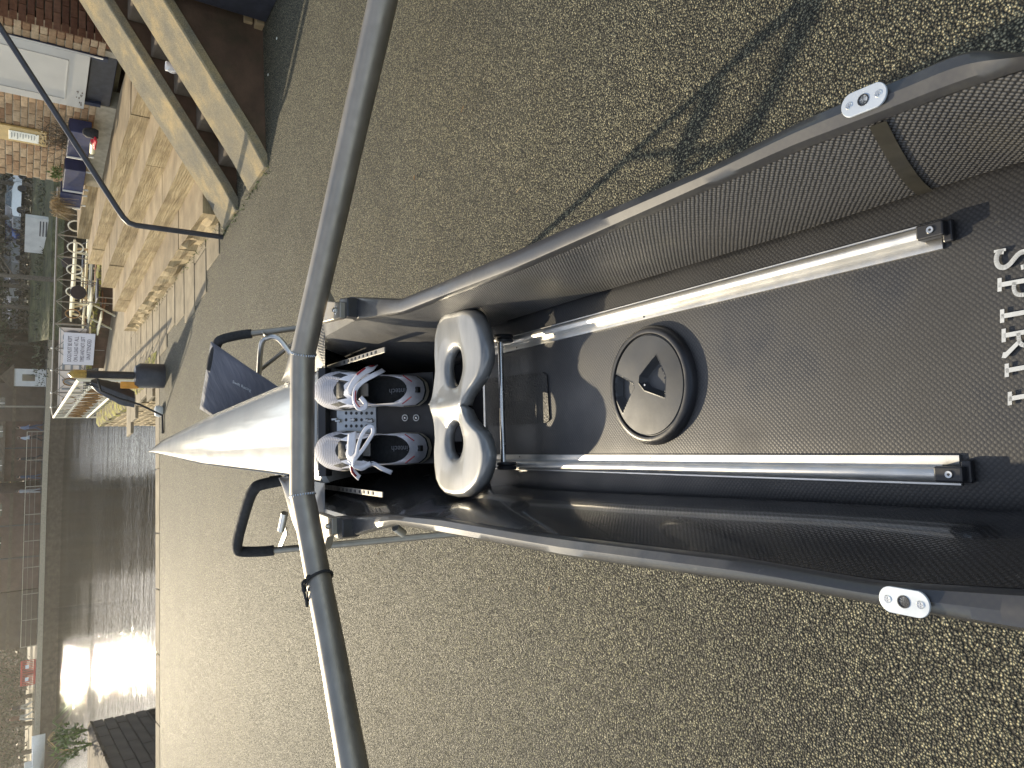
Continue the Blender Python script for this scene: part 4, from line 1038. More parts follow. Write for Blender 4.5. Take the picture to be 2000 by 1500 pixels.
# ---- people
skin = simple('skin', (.45, .27, .19), .5, var=.08); hairm = simple('hair', (.05, .035, .025), .6, var=.2)
def person(p, face, h, top, legs, label, stride=.28, skirt=False):
    p = np.array(p, float); F = azv(face); Rr = np.array([F[1], -F[0], 0.]); s = h/1.75
    J = {'pel': (0, 0, .95), 'belly': (0, 0, 1.12), 'chest': (.0, .01, 1.34), 'neck': (0, .01, 1.5), 'head': (0, .03, 1.62), 'top': (0, .03, 1.72),
         'ls': (-.17, 0, 1.43), 'le': (-.22, -.10*stride/.28, 1.17), 'lw': (-.21, .08*stride/.28, .95), 'lh': (-.21, .11, .87),
         'rs': (.17, 0, 1.43), 're': (.22, .03, 1.16), 'rw': (.21, .16, .95), 'rh': (.21, .2, .88),
         'lt': (-.09, 0, .9), 'lk': (-.1, stride*.65, .5), 'la': (-.1, stride*.75, .09), 'lf': (-.1, stride*.75+.16, .03),
         'rt': (.09, 0, .9), 'rk': (.1, -stride*.05, .49), 'ra': (.1, -stride*.9, .12), 'rf': (.1, -stride*.9+.15, .03)}
    R_ = dict(pel=.135, belly=.125, chest=.14, neck=.055, head=.095, top=.07, ls=.065, le=.05, lw=.04, lh=.035, rs=.065, re=.05, rw=.04, rh=.035, lt=.1, lk=.07, la=.045, lf=.04, rt=.1, rk=.07, ra=.045, rf=.04)
    E_ = [('pel', 'belly'), ('belly', 'chest'), ('chest', 'neck'), ('neck', 'head'), ('head', 'top'), ('chest', 'ls'), ('ls', 'le'), ('le', 'lw'), ('lw', 'lh'), ('chest', 'rs'), ('rs', 're'), ('re', 'rw'), ('rw', 'rh'), ('pel', 'lt'), ('lt', 'lk'), ('lk', 'la'), ('la', 'lf'), ('pel', 'rt'), ('rt', 'rk'), ('rk', 'ra'), ('ra', 'rf')]
    ks = list(J); me = bpy.data.meshes.new('person'); me.from_pydata([tuple(np.array([x, y, z])*s) for x, y, z in (J[k] for k in ks)], [(ks.index(a), ks.index(b)) for a, b in E_], [])
    o = bpy.data.objects.new('person', me); col.objects.link(o); md = o.modifiers.new('s', 'SKIN'); 
    for i, k in enumerate(ks): me.skin_vertices[0].data[i].radius = (R_[k]*s*1.05, R_[k]*s*(.8 if k in ('pel', 'belly', 'chest') else 1)); me.skin_vertices[0].data[i].use_root = (k == 'pel')
    ss = o.modifiers.new('u', 'SUBSURF'); ss.levels = 1
    dg = bpy.context.evaluated_depsgraph_get(); m2 = bpy.data.meshes.new_from_object(o.evaluated_get(dg)); bpy.data.objects.remove(o)
    for mm in (skin, top, legs, MAT['rubber']): m2.materials.append(mm)
    for pl in m2.polygons:
        c = pl.center/s; pl.use_smooth = True
        pl.material_index = 0 if c.z > 1.5 or (abs(c.x) > .17 and c.z < .95 and c.z > .8) else 1 if c.z > (.5 if skirt else .92) or (abs(c.x) > .18 and c.z > .9) else 3 if c.z < .09 else 2
    for v_ in m2.vertices: c = v_.co.copy(); v_.co = Vector(p+Rr*c.x+F*c.y+Z3*c.z)
    e = empty('person', p, label, 'person'); ob = bpy.data.objects.new('body', m2); link(ob, e)
    q = MB(); hc = p+F*.02*s+Z3*1.66*s; q.lathe(hc-F*.02*s, Z3, [(.085*s, -.1*s), (.1*s, -.02*s), (.095*s, .05*s), (.05*s, .1*s), (0, .11*s)], 12); q.build('hair', hairm, e, smooth=True)
    q = MB(); q.lathe(p+F*.12*s+Z3*1.62*s, F, [(.018*s, -.01), (.012*s, .02*s), (0, .03*s)], 6); q.build('nose', skin, e)
cl = {k: simple('cloth_'+k, c, .85, var=.15) for k, c in (('blue', (.12, .17, .30)), ('paleblue', (.42, .48, .56)), ('dark', (.03, .03, .035)), ('grey', (.35, .36, .38)), ('brown', (.13, .06, .035)), ('jean', (.05, .07, .13)), ('pale', (.5, .48, .42)))}
person(P2(852, 1.2), 80, 1.78, cl['blue'], cl['jean'], 'person in a blue top walking at the far quay, nearest the brick range')
person(P2(868, .9), 80, 1.7, cl['paleblue'], cl['dark'], 'person in a pale blue checked top walking beside the one in blue')
person(P2(902, 1.0), -80, 1.7, cl['dark'], cl['dark'], 'person in all dark clothes on the far quay left of the pair')
person(P2(938, 1.0), -80, 1.68, cl['jean'], cl['jean'], 'person in navy with a dark bag on the far quay', .15)
person(P2(966, 1.0), -70, 1.72, cl['grey'], cl['grey'], 'person in a long pale grey coat on the far quay', .1, skirt=True)
person(onz(66, 1376, .01), -75, 1.75, cl['dark'], cl['pale'], 'person in a dark jacket on the sunlit landing, nearer the red barrier')
person(onz(67, 1396, .01), -75, 1.85, cl['brown'], cl['pale'], 'person in a brown jacket on the sunlit landing, farther from the red barrier')
# white boat bow at the left edge
c = onz(78, 1470, -.3); bt = empty('moored_boat', c, 'white moored boat bow below the sunlit landing at the far left', 'boat')
rows = []
X = azv(-75); Y = azv(15)
for i in range(8):
    t = i/7; w = .75*(1-t)**.6+.01; L_ = 5*t-3.4; z = .35+.15*t
    rows.append([c-X*L_+Y*w*k+Z3*zz for k, zz in ((-1, z), (-.8, 0), (0, -.3), (.8, 0), (1, z), (.9, z+.02), (0, z+.06), (-.9, z+.02))])
q = MB(); q.loft(rows, close=True); q.f.append(tuple(range(8))); q.mi.append(0); q.build('hull', MAT['white_paint'], bt, smooth=True)
q = MB(); q.box(c+X*1.6+Z3*.7, X*1.4, Y*.9, Z3*.5); q.build('cabin', MAT['white_paint'], bt, bevel=.05)

# ================================================================ ROWING BOAT
boat = empty('rowing_boat', bw(.6, 0, -.32), 'black carbon rowing shell with a pale pointed deck resting on a folding sling stand', 'rowing boat')
GN = .05
def edgefn(pts, n, head=(), tail=()):
    st_ = [bpx(x, y, n) for x, y in pts]+list(head)+list(tail); st_.sort(); S_ = [a for a, b_ in st_]; T_ = [b_ for a, b_ in st_]
    return lambda s: float(np.mean(np.interp(np.linspace(s-.014, s+.014, 9), S_, T_)))
LIN = edgefn([(770, 1005), (860, 1012), (1000, 1035), (1100, 1049), (1424, 1088), (1700, 1136), (2000, 1154)], GN, [(-1.0, -.13), (-1.2, -.07), (-1.35, -.01)], [(.40, -.204), (.62, -.20), (.78, -.19), (.95, -.137)])
LOUT = edgefn([(770, 1025), (850, 1040), (1000, 1068), (1100, 1088), (1520, 1148), (2000, 1238)], GN, [(-1.0, -.165), (-1.4, -.13), (-2.6, -.06), (-3.6, -.004)], [(.42, -.248), (.62, -.262), (.80, -.27), (.86, -.235), (.9, -.19), (.96, -.139)])
RIN = edgefn([(785, 612), (860, 583), (1000, 530), (1100, 487), (1300, 400), (1550, 290), (1721, 226), (1843, 178), (2000, 125)], GN, [(-.88, .135), (-1.0, .12), (-1.2, .07), (-1.35, .01)], [(.38, .19), (.62, .185), (.75, .175), (.92, .112)])
ROUT = edgefn([(780, 583), (860, 550), (1000, 490), (1200, 400), (1400, 315), (1550, 237), (1657, 189), (1721, 162), (1817, 122), (1870, 95), (1923, 90), (2000, 107)], GN, [(-.87, .146), (-.95, .14), (-1.4, .13), (-2.6, .06), (-3.6, .004)], [(.38, .241), (.62, .245), (.78, .249), (.83, .215), (.88, .16), (.93, .113)])
DL = edgefn([(950, 945), (1100, 959), (1580, 980), (2000, 1001)], -.085, [(-1.35, -.01), (-1.1, -.08)])
DR = edgefn([(1060, 605), (1577, 447), (1843, 362), (2000, 314)], -.085, [(-1.35, .01), (-1.1, .08)], [(.06, .136)])
DKR = edgefn([(290, 881), (316, 859), (417, 807), (514, 765)], .045, [(.92, .112), (.62, .118)])
DKL = edgefn([(290, 883), (388, 907), (503, 923)], .045, [(.96, -.138), (.62, -.145)])
TIP = bpx(290, 882, .045)[0]
def ss(a, b_, n): return np.linspace(a, b_, n)
FN = -.085
# raised cockpit deck
q = MB(); S_ = sorted(set(list(ss(-1.3, .06, 40))))
q.loft([[bw(s, DL(s)-.004, FN-.006), bw(s, DL(s)+.012, FN), bw(s, DL(s)*.5, FN+.001), bw(s, 0, FN+.001), bw(s, DR(s)*.5, FN+.001), bw(s, DR(s)-.012, FN), bw(s, DR(s)+.004, FN-.006)] for s in S_])
q.loft([[bw(.06, t, FN) for t in ss(-.13, .13, 5)], [bw(.064, t, FN-.004) for t in ss(-.13, .13, 5)], [bw(.066, t, -.235) for t in ss(-.11, .11, 5)]])
q.build('cockpit_deck', MAT['carbon_floor'], boat, smooth=True)
q = MB(); q.bar(bw(.061, -.128, FN+.0015), bw(.061, .128, FN+.0015), .006, .004, up=BN); q.build('deck_lip', MAT['alu'], boat)
# foot well
q = MB(); q.loft([[bw(s, t, -.232+.1*abs(t)) for t in ss(-.14, .14, 6)] for s in ss(.06, .72, 10)]); q.build('footwell_floor', MAT['hull_inside'], boat, smooth=True)
def wallrows(side, a, b_, n):
    IN = RIN if side > 0 else LIN; rows = []
    for s in ss(a, b_, n):
        f = np.clip((s-.0)/.12, 0, 1); g_ = np.clip((s-.10)/.5, 0, 1)
        ti = abs(IN(s)); tb = abs((DR if side > 0 else DL)(min(s, .05)))*(1-f)+.125*f; nb_ = FN*(1-f)-.225*f
        tb = tb*(1-g_)+.112*g_
        pts = []
        for k in range(9):
            u = k/8; w = u**.8; t = tb+(ti-tb)*(u**(1.35)); nn = nb_+(GN-.008-nb_)*(u**.85); pts.append(bw(s, side*t, nn))
        rows.append(pts)
    return rows
for side, mt in ((-1, 'carbon_gloss'), (1, 'carbon_wall')):
    q = MB(); q.loft(wallrows(side, -1.34, .66, 60)); q.build('inner_side', MAT[mt], boat, smooth=True)
# gunwales
for side in (-1, 1):
    IN, OUT = (RIN, ROUT) if side > 0 else (LIN, LOUT); rows = []
    end = .36 if side > 0 else .42
    S_ = sorted(set(list(ss(-1.34, end, 110))+list(ss(-.83, -.72, 30))+[.09, .095, .1]))
    for s in S_:
        ti, to = abs(IN(s)), abs(OUT(s)); k = lambda t, n: bw(s, side*t, n)
        rows.append([k(ti+.002, GN-.02), k(ti, GN-.006), k(ti+.003, GN), k((ti+to)/2, GN+.003), k(to-.003, GN), k(to, GN-.005), k(to-.001, GN-.022)])
    q = MB(); q.loft(rows, close=True); q.f.append(tuple(range(7))); q.mi.append(0); q.f.append(tuple(len(q.v)-7+i for i in range(7))); q.mi.append(0)
    gw = q.build('gunwale', MAT['gunwale'], boat, smooth=True)
    # wear plates
    cs, ct = bpx(*((1688, 196) if side > 0 else (1767, 1175)), GN+.004)
    q = MB(); dr = np.array([1., 0]); s2, t2 = bpx(*((1712, 186) if side > 0 else (1795, 1180)), GN+.004); dr = np.array([s2-cs, t2-ct]); dr /= np.linalg.norm(dr); nr = np.array([-dr[1], dr[0]])
    outl = []
    for a in ss(0, 2*math.pi, 33)[:-1]:
        cx, cy = math.cos(a), math.sin(a); l2 = .0085
        x = cx*.0082+(l2 if cx > 0 else -l2); y = cy*.0086; v_ = dr*x+nr*y; outl.append(bw(cs+v_[0], ct+v_[1], GN+.0035))
    q.prism(outl, BN*.0018); gp = q.build('rigger_plate', MAT['plate'], gw, bevel=.0003)
    cc = bw(cs, ct, GN+.0054)
    q = MB(); q.lathe(cc, BN, [(0, -.0001), (.0032, -.0001), (.0034, .0004), (.0041, .0004), (.0042, 0)], 16); q.build('plate_hole', MAT['black_plastic'], boat)
    for sg_ in (-1, 1):
        v_ = dr*.0108*sg_; c2 = bw(cs+v_[0], ct+v_[1], GN+.0053); q = MB(); q.lathe(c2, BN, [(.0, .0004), (.0022, .0006), (.0027, .0)], 12)
        q.box(c2+BN*.0006, BS*.003, BT*.0006, BN*.0004); q.box(c2+BN*.0006, BT*.003, BS*.0006, BN*.0004); q.build('screw', MAT['steel'], boat)
# outer hull
rows = []
for s in list(ss(-3.6, .0, 30))+list(ss(.05, .95, 30))+list(ss(1.0, TIP-.01, 26)):
    if s < .94: to_r, to_l = ROUT(s), LOUT(s)
    else: to_r, to_l = DKR(s), DKL(s)
    f = 1 if s < 1 else max(0., 1-((s-1)/(TIP-1))**1.5)
    fb = 1 if s > -1.3 else max(0, 1-((-1.3-s)/2.3)**1.6)
    m_ = (to_r+to_l)/2; kd = -.26*min(f, fb)-.02
    body_r = min(to_r, .205 if .1 < s < .95 else 9); body_l = max(to_l, -.215 if .1 < s < .95 else -9)
    e_ = GN-.006 if s < .94 else .04
    rows.append([bw(s, to_r-.002, e_), bw(s, to_r*.97, e_-.02), bw(s, m_+(body_r-m_)*.97, -.02), bw(s, m_+(body_r-m_)*.88, kd*.5), bw(s, m_+(body_r-m_)*.5, kd*.88), bw(s, m_, kd), bw(s, m_+(body_l-m_)*.5, kd*.88), bw(s, m_+(body_l-m_)*.88, kd*.5), bw(s, m_+(body_l-m_)*.97, -.02), bw(s, to_l*.97, e_-.02), bw(s, to_l+.002, e_)])
q = MB(); q.loft(rows); q.build('hull', MAT['carbon_gloss'], boat, smooth=True)
# bow end canvas behind the cockpit (towards the viewer, out of frame)
rows = []
for s in ss(-3.6, -1.2, 24): rows.append([bw(s, LOUT(s)+(ROUT(s)-LOUT(s))*u, GN-.004+.03*math.sin(math.pi*u)) for u in ss(0, 1, 9)])
q = MB(); q.loft(rows); q.build('bow_canvas', MAT['deck'], boat, smooth=True)
# pointed deck
rows = []
for s in list(ss(.63, 1.0, 12))+list(ss(1.06, TIP-.002, 50)):
    l_, r_ = DKL(s), DKR(s); w = r_-l_
    cr_ = .006+.02*w
    rows.append([bw(s, l_+w*u, .04+cr_*math.sin(math.pi*u)**.9-.012*abs(2*u-1)**6+.004*math.exp(-((u-.5)/.05)**2)*0) for u in ss(0, 1, 17)])
q = MB(); q.loft(rows); q.loft([[p-BN*.0 for p in rows[0]], [p-BN*.012-BS*.003 for p in rows[0]], [p-BN*.02+BS*.02 for p in rows[0]]]); q.build('pointed_deck', MAT['deck'], boat, smooth=True)
# wing shoulders either side of the deck
for side in (-1, 1):
    OUT, DK, IN = (ROUT, DKR, RIN) if side > 0 else (LOUT, DKL, LIN); rows = []
    for s in ss(.345 if side > 0 else .41, .925 if side > 0 else .955, 26):
        to = abs(OUT(s)); td = abs(DK(max(s, .62))) if s > .6 else abs(IN(s))-.0; td = min(td, to-.0005)
        n0_ = .034 if s > .6 else GN-.01; rows.append([bw(s, side*(td+(to-td)*u), n0_+(GN-.002-n0_)*u+.012*math.sin(math.pi*u)*(1 if s > .6 else 0)) for u in ss(0, 1, 7)])
    q = MB(); q.loft(rows); q.build('wing_shoulder', MAT['carbon_wall'] if side > 0 else MAT['gunwale'], boat, smooth=True)
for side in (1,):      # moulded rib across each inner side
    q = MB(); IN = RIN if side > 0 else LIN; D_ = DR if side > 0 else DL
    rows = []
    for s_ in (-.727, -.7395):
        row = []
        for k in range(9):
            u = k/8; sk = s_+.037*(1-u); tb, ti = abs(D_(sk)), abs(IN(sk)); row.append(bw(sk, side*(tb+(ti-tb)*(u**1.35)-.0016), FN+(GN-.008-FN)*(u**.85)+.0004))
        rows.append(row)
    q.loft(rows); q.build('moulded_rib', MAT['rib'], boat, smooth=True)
# bulkhead
q = MB(); q.loft([[bw(.635, t, .035) for t in ss(-.15, .125, 8)], [bw(.628, t, .0) for t in ss(-.14, .12, 8)], [bw(.63, t, -.06) for t in ss(-.13, .115, 8)], [bw(.66, t, -.24) for t in ss(-.12, .11, 8)]])
q.build('bulkhead', MAT['gunwale'], boat, smooth=True)
# non-slip pad
px4 = [(950, 740), (1062, 727), (1070, 733), (1075, 820), (1068, 826), (952, 832)]
q = MB(); q.prism([bw(*bpx(*p, FN+.001), FN+.0015) for p in px4][::1], BN*.0018); q.build('grip_pad', MAT['mat_bead'], boat)
# slide tracks
for side in (-1, 1):
    s0, s1 = -.708, .12; tc = .0975
    def prof(s): return [bw(s, side*t, FN+n) for t, n in ((.0835, .001), (.0838, .0035), (.0905, .0035), (.0925, .0022), (.0935, .004), (.0945, .0085), (.0975, .0105), (.1005, .0105), (.1035, .0085), (.1045, .005), (.106, .0035), (.1075, .0035), (.108, .001))]
    q = MB(); a_, b_ = prof(s0), prof(s1); m_ = [prof(s) for s in ss(s0, s1, 12)]; q.loft(m_, close=True); n_ = len(a_)
    q.f.append(tuple(range(n_))); q.mi.append(0); q.f.append(tuple(len(q.v)-n_+i for i in range(n_))[::-1]); q.mi.append(0)
    tr = q.build('slide_track', MAT['alu'], boat, smooth=True)
    q = MB(); q.box(bw(s0+.004, side*.0985, FN+.008), BS*.022, BT*.0125, BN*.013); q.box(bw(s0-.006, side*.0965, FN+.004), BS*.008, BT*.018, BN*.006); q.build('end_stop', MAT['black_plastic'], tr, bevel=.0015)
    c = bw(s0+.003, side*.0985, FN+.0148); q = MB(); q.lathe(c, BN, [(0, .0006), (.0028, .0008), (.0033, 0)], 14); q.build('screw', MAT['steel'], tr)
    q = MB(); q.lathe(c, BN, [(0, .001), (.0011, .001), (.0012, .0005)], 6); q.build('screw_socket', MAT['black_plastic'], tr)
    for s_ in (-.35, -.05): q = MB(); q.lathe(bw(s_, side*.087, FN+.0036), BN, [(0, .0003), (.0013, .0003), (.0014, 0)], 8); q.build('rivet_hole', MAT['black_plastic'], tr)
# hatch
hc = bpx(1262, 752, FN+.012); HO = bw(hc[0], hc[1], FN)
q = MB(); q.lathe(HO, BN, [(.0735, 0), (.0728, .006), (.070, .0105), (.0665, .012), (.0635, .0115), (.0625, .009), (.0625, .004)], 64, u=BT); ht_ = q.build('hatch_ring', MAT['black_plastic'], boat, smooth=True)
def st2(px): s_, t_ = bpx(*px, FN+.013); return np.array([s_-hc[0], t_-hc[1]])
tri = [[st2(p) for p in ((1198, 730), (1237, 748), (1239, 758), (1214, 806), (1199, 775))], [st2(p) for p in ((1249, 748), (1250, 735), (1281, 693), (1299, 735), (1298, 776), (1260, 762))]]
def sdpoly(p, poly):
    d = 1e9; ins = False; n = len(poly)
    for i in range(n):
        a, b_ = poly[i], poly[(i+1) % n]; e = b_-a; w = p-a; t = np.clip((w@e)/(e@e), 0, 1); d = min(d, np.linalg.norm(w-e*t))
        if (a[1] > p[1]) != (b_[1] > p[1]) and p[0] < (b_[0]-a[0])*(p[1]-a[1])/(b_[1]-a[1])+a[0]: ins = not ins
    return -d if ins else d
rows = []; NR, NA = 80, 240
for i in range(NR+1):
    r = .0618*i/NR; row = []
    for k in range(NA):
        a = 2*math.pi*k/NA; p = np.array([r*math.cos(a), r*math.sin(a)]); h = .0105+.0035*(1-(r/.0618)**2)-(.0015 if r > .0603 else 0)
        for pl in tri:
            d = sdpoly(p, pl)
            if d < 0: h = h-.0105*min(1, (-d)/.0042)**.8
            elif d < .0012: h += .0005*(1-d/.0012)
        row.append(HO+BS*p[0]+BT*p[1]+BN*h)
    rows.append(row)
q = MB(); q.loft(rows, close=True); lid = q.build('hatch_lid', MAT['hatch'], boat, smooth=True)
q = MB(); q.lathe(HO+BN*.0142, BN, [(0, .0004), (.0012, .0004), (.0014, 0)], 10); q.build('lid_stud', MAT['steel'], lid)
# SPIRIT lettering, cut by the picture edge
def stroke(poly, name='letter'):
    q = MB(); q.prism(poly, BN*.0006); return q.build(name, MAT['letter'], boat)
def Lp(y, x): s_, t_ = bpx(x, y, FN+.003); return bw(s_, t_, FN+.003)
def rect(y0, y1, x0, x1): return [Lp(y0, x0), Lp(y1, x0), Lp(y1, x1), Lp(y0, x1)]
XB = 1943; XT = 2078
def letter(parts):
    q = MB()
    for p in parts: q.prism([Lp(y, x) for y, x in p], BN*.0006)
    q.build('letter', MAT['letter'], boat)
R4 = lambda y0, y1, x0, x1: [(y0, x0), (y1, x0), (y1, x1), (y0, x1)]
def arc(cy, cx, r0y, r0x, th, a0, a1, n=10):
    o_ = [(cy+r0y*math.cos(a), cx+r0x*math.sin(a)) for a in ss(a0, a1, n)]; i_ = [(cy+(r0y-th)*math.cos(a), cx+(r0x-th)*math.sin(a)) for a in ss(a1, a0, n)]
    return o_+i_
pi = math.pi
def quads_arc(cy, cx, ry, rx, th, a0, a1, n=12):
    out = []; A_ = ss(a0, a1, n+1)
    for i in range(n):
        a, b_ = A_[i], A_[i+1]; out.append([(cy+ry*math.cos(a), cx+rx*math.sin(a)), (cy+ry*math.cos(b_), cx+rx*math.sin(b_)), (cy+(ry-th)*math.cos(b_), cx+(rx-th)*math.sin(b_)), (cy+(ry-th)*math.cos(a), cx+(rx-th)*math.sin(a))])
    return out
def glyph(y0, x0, polys, paths=()):
    q = MB(); tr_ = lambda u, v: Lp(y0+u-.18*v, x0+v)
    for p in polys: q.prism([tr_(u, v) for u, v in p], BN*.0006)
    for pts, w in paths:
        P_ = [np.array(p, float) for p in pts]; P_ = [np.array([np.interp(t, range(len(P_)), [a[k] for a in P_]) for k in (0, 1)]) for t in ss(0, len(P_)-1, (len(P_)-1)*3+1)]
        for it in range(2): P_ = [P_[0]]+[(P_[i-1]+2*P_[i]+P_[i+1])/4 for i in range(1, len(P_)-1)]+[P_[-1]]
        for i in range(len(P_)-1):
            d_ = P_[i+1]-P_[i]; d_ /= np.linalg.norm(d_); n_ = np.array([-d_[1], d_[0]])*w/2; a, b_ = P_[i]-d_*1.2, P_[i+1]+d_*1.2
            q.prism([tr_(*(a+n_)), tr_(*(b_+n_)), tr_(*(b_-n_)), tr_(*(a-n_))], BN*.0006)
    q.build('letter', MAT['letter'], boat)
rr_ = lambda u0, u1, v0, v1: [(u0, v0), (u1, v0), (u1, v1), (u0, v1)]
glyph(489, 1942, [rr_(0, 5, 0, 23)], [([(6, 18), (5, 10), (11, 5), (24, 4), (35, 10), (38, 21), (33, 31), (24, 39), (15, 48), (12, 59), (18, 69), (30, 72), (41, 66), (43, 54)], 9.5)])
glyph(544, 1949, [rr_(0, 26, 0, 8), rr_(9, 18, 2, 76), rr_(0, 18, 69, 76)], [([(14, 33), (26, 31), (38, 36), (42, 52), (38, 68), (14, 73)], 8)])
glyph(605, 1954, [rr_(0, 26, 0, 8), rr_(9, 18, 2, 76), rr_(0, 27, 69, 76)])
glyph(643, 1957, [rr_(0, 26, 0, 8), rr_(9, 18, 2, 76), rr_(0, 18, 69, 76), [(24, 36), (34, 36), (58, 8), (56, 0), (46, 3), (46, 8)]], [([(14, 33), (26, 33), (38, 38), (42, 53), (38, 68), (14, 73)], 8)])
glyph(711, 1963, [rr_(0, 26, 0, 8), rr_(9, 18, 2, 76), rr_(0, 27, 69, 76)])
glyph(766, 1969, [rr_(0, 26, 0, 8), rr_(9, 18, 2, 76), rr_(-12, 39, 66, 76)])
# ---- seat
seatpx = [(870, 150), (900, 155), (980, 143), (1015, 152), (1040, 175), (1060, 220), (1078, 290), (1087, 340), (1089, 400), (1080, 450), (1062, 500), (1035, 545), (1008, 580), (988, 620), (977, 660), (982, 695), (1000, 735), (1035, 775), (1064, 800), (1085, 850), (1098, 920), (1092, 980), (1078, 1035), (1058, 1080), (1025, 1118), (985, 1146), (920, 1150), (860, 1138), (828, 1110), (806, 1060), (797, 990), (795, 900), (800, 840), (795, 760), (778, 655), (790, 580), (802, 480), (797, 380), (799, 290), (812, 225), (836, 180)]
def zpx(p): return (550+p[0]/2.727, 550+p[1]/2.727)
SN = .0
outl = [np.array(bpx(*zpx(p), SN)) for p in seatpx]
def resample(pts, n, closed=True):
    P_ = np.array(pts+[pts[0]] if closed else pts); d = np.r_[0, np.cumsum(np.linalg.norm(np.diff(P_, axis=0), axis=1))]; u = np.linspace(0, d[-1], n+1)[:-1] if closed else np.linspace(0, d[-1], n)
    return [np.array([np.interp(a, d, P_[:, 0]), np.interp(a, d, P_[:, 1])]) for a in u]
# split at the centre line t ~ mid between front notch and back notch
i_n = 14; i_b = 34
halfR = outl[i_b:]+outl[:i_n+1]      # back notch ... right side ... front notch
halfL = outl[i_n:i_b+1]              # front notch ... left side ... back notch
holes = [[(893, 470), (905, 400), (930, 360), (962, 347), (983, 370), (993, 430), (992, 500), (975, 550), (945, 570), (915, 555), (898, 515)],
         [(893, 850), (905, 790), (930, 750), (958, 737), (980, 755), (994, 810), (994, 880), (978, 930), (950, 950), (920, 935), (898, 895)]]
seat = None
NM, NK = 96, 16
def seat_half(half, hole):
    c_in = resample(half, 72, False); mid = [c_in[-1]+(c_in[0]-c_in[-1])*k/25 for k in range(1, 25)]
    loop = c_in+mid; hp_ = [np.array(bpx(*zpx(p), SN-.012)) for p in hole]; hcn = np.mean(hp_, axis=0)
    # smooth hole: polar radius interpolation
    ang = np.array([math.atan2(p[1]-hcn[1], p[0]-hcn[0]) for p in hp_]); rad = np.array([np.linalg.norm(p-hcn) for p in hp_]); o_ = np.argsort(ang); ang, rad = ang[o_], rad[o_]
    A3 = np.r_[ang-2*pi, ang, ang+2*pi]; R3 = np.r_[rad, rad, rad]
    rows = []
    for k in range(NK+1):
        u = k/NK; row = []
        for j, p in enumerate(loop):
            a = math.atan2(p[1]-hcn[1], p[0]-hcn[0]); hpnt = hcn+np.array([math.cos(a), math.sin(a)])*np.interp(a, A3, R3)*.9
            x = hpnt+(p-hpnt)*u; mid_edge = j >= len(c_in)
            # height: dished around the hole, raised saddle edge, falling lip outside
            h = -.004+.0045*(1-(1-min(u, 1))**3)
            h -= .006*math.exp(-((u)/.05)**2)
            h += .003*math.exp(-(x[1]/.012)**2)
            h -= .006*np.clip((x[0]-.03)/.05, -1, 1)*.6
            if not mid_edge and j not in (0,): h -= .009*max(0, (u-.9)/.1)**2
            row.append(bw(x[0], x[1], SN+h))
        rows.append(row)
    n0 = len(loop)
    under = [p-BN*.008 for p in rows[0]]
    lip = [p-BN*.011 for p in rows[-1]]
    return rows, under, lip
q = MB()
for half_, hole in ((halfR, holes[0]), (halfL, holes[1])):
    rows, under, lip = seat_half(half_, hole); q.loft([under]+rows, close=True)
    n72 = 72; q.loft([rows[-1][:n72], lip[:n72]])
seat = q.build('seat', MAT['seat'], boat, smooth=True)
bmx = bmesh.new(); bmx.from_mesh(seat.data); bmesh.ops.remove_doubles(bmx, verts=bmx.verts, dist=2e-4); bmesh.ops.recalc_face_normals(bmx, faces=bmx.faces); bmx.to_mesh(seat.data); bmx.free()
seat.data.polygons.foreach_set('use_smooth', [True]*len(seat.data.polygons)); seat.data.set_sharp_from_angle(angle=math.radians(60))
if sum(p.normal.dot(Vector(BN)) for p in seat.data.polygons) < 0: seat.data.flip_normals()
sol = seat.modifiers.new('t', 'SOLIDIFY'); sol.thickness = .004; sol.offset = -1
# carriage
for px_ in (978, 880):
    sA, _ = bpx(px_, 780, -.05)
    q = MB(); q.tube([bw(sA, -.094, -.052), bw(sA, .094, -.052)], .0042, 12); q.build('axle', MAT['steel'], seat, smooth=True)
    for side in (-1, 1):
        q = MB(); q.lathe(bw(sA, side*.0935, -.058), BT*side, [(0, 0), (.0145, .001), (.016, .004), (.013, .0065), (.016, .009), (.0145, .0125), (0, .0125)], 20); q.build('wheel', MAT['black_plastic'], seat, smooth=True)
for side in (-1, 1):
    q = MB(); q.box(bw(.055, side*.086, -.036), BS*.09, BT*.012, BN*.022); q.box(bw(.055, side*.086, -.024), BS*.08, BT*.014, BN*.004); q.build('carriage_frame', MAT['black_plastic'], seat, bevel=.001)

# ---- foot stretcher
Hh = np.array([.40, -.135]); Th = np.array([.625, .035]); ul = np.linalg.norm(Th-Hh); ud = (Th-Hh)/ul
FU = BS*ud[0]+BN*ud[1]; FW = np.cross(BT, FU); FW = FW if FW@BN > 0 else -FW
FO = bw(Hh[0], 0, Hh[1])
def fbp(u, t, w): return FO+FU*u+BT*t+FW*w
def fpx(x, y, w=0.):
    p = onplane(x, y, FO+FW*w, FW)-FO; return float(p@FU), float(p@BT)
st_r = empty('x', (0, 0, 0)) if False else None
q = MB(); q.box(fbp(.13, -.005, -.012), FU*.27, BT*.20, FW*.006); fbd = q.build('foot_stretcher', MAT['black_plastic'], boat, bevel=.001)
u0, t0_ = fpx(658, 840, -.006); u1, t1_ = fpx(734, 788, -.006)
q = MB(); q.box(fbp((u0+u1)/2, -.005, -.007), FU*abs(u1-u0), BT*.205, FW*.0025); plt = q.build('perforated_plate', MAT['plate'], fbd, bevel=.0004)
for px_x in (676, 686, 696, 706, 716, 726):
    for py in (807, 820, 832):
        u_, t_ = fpx(px_x, py, -.0055); q = MB(); q.lathe(fbp(u_, t_, -.0056), FW, [(0, .0001), (.0037, .0001), (.0038, 0)], 12); q.build('hole', MAT['black_plastic'], fbd)
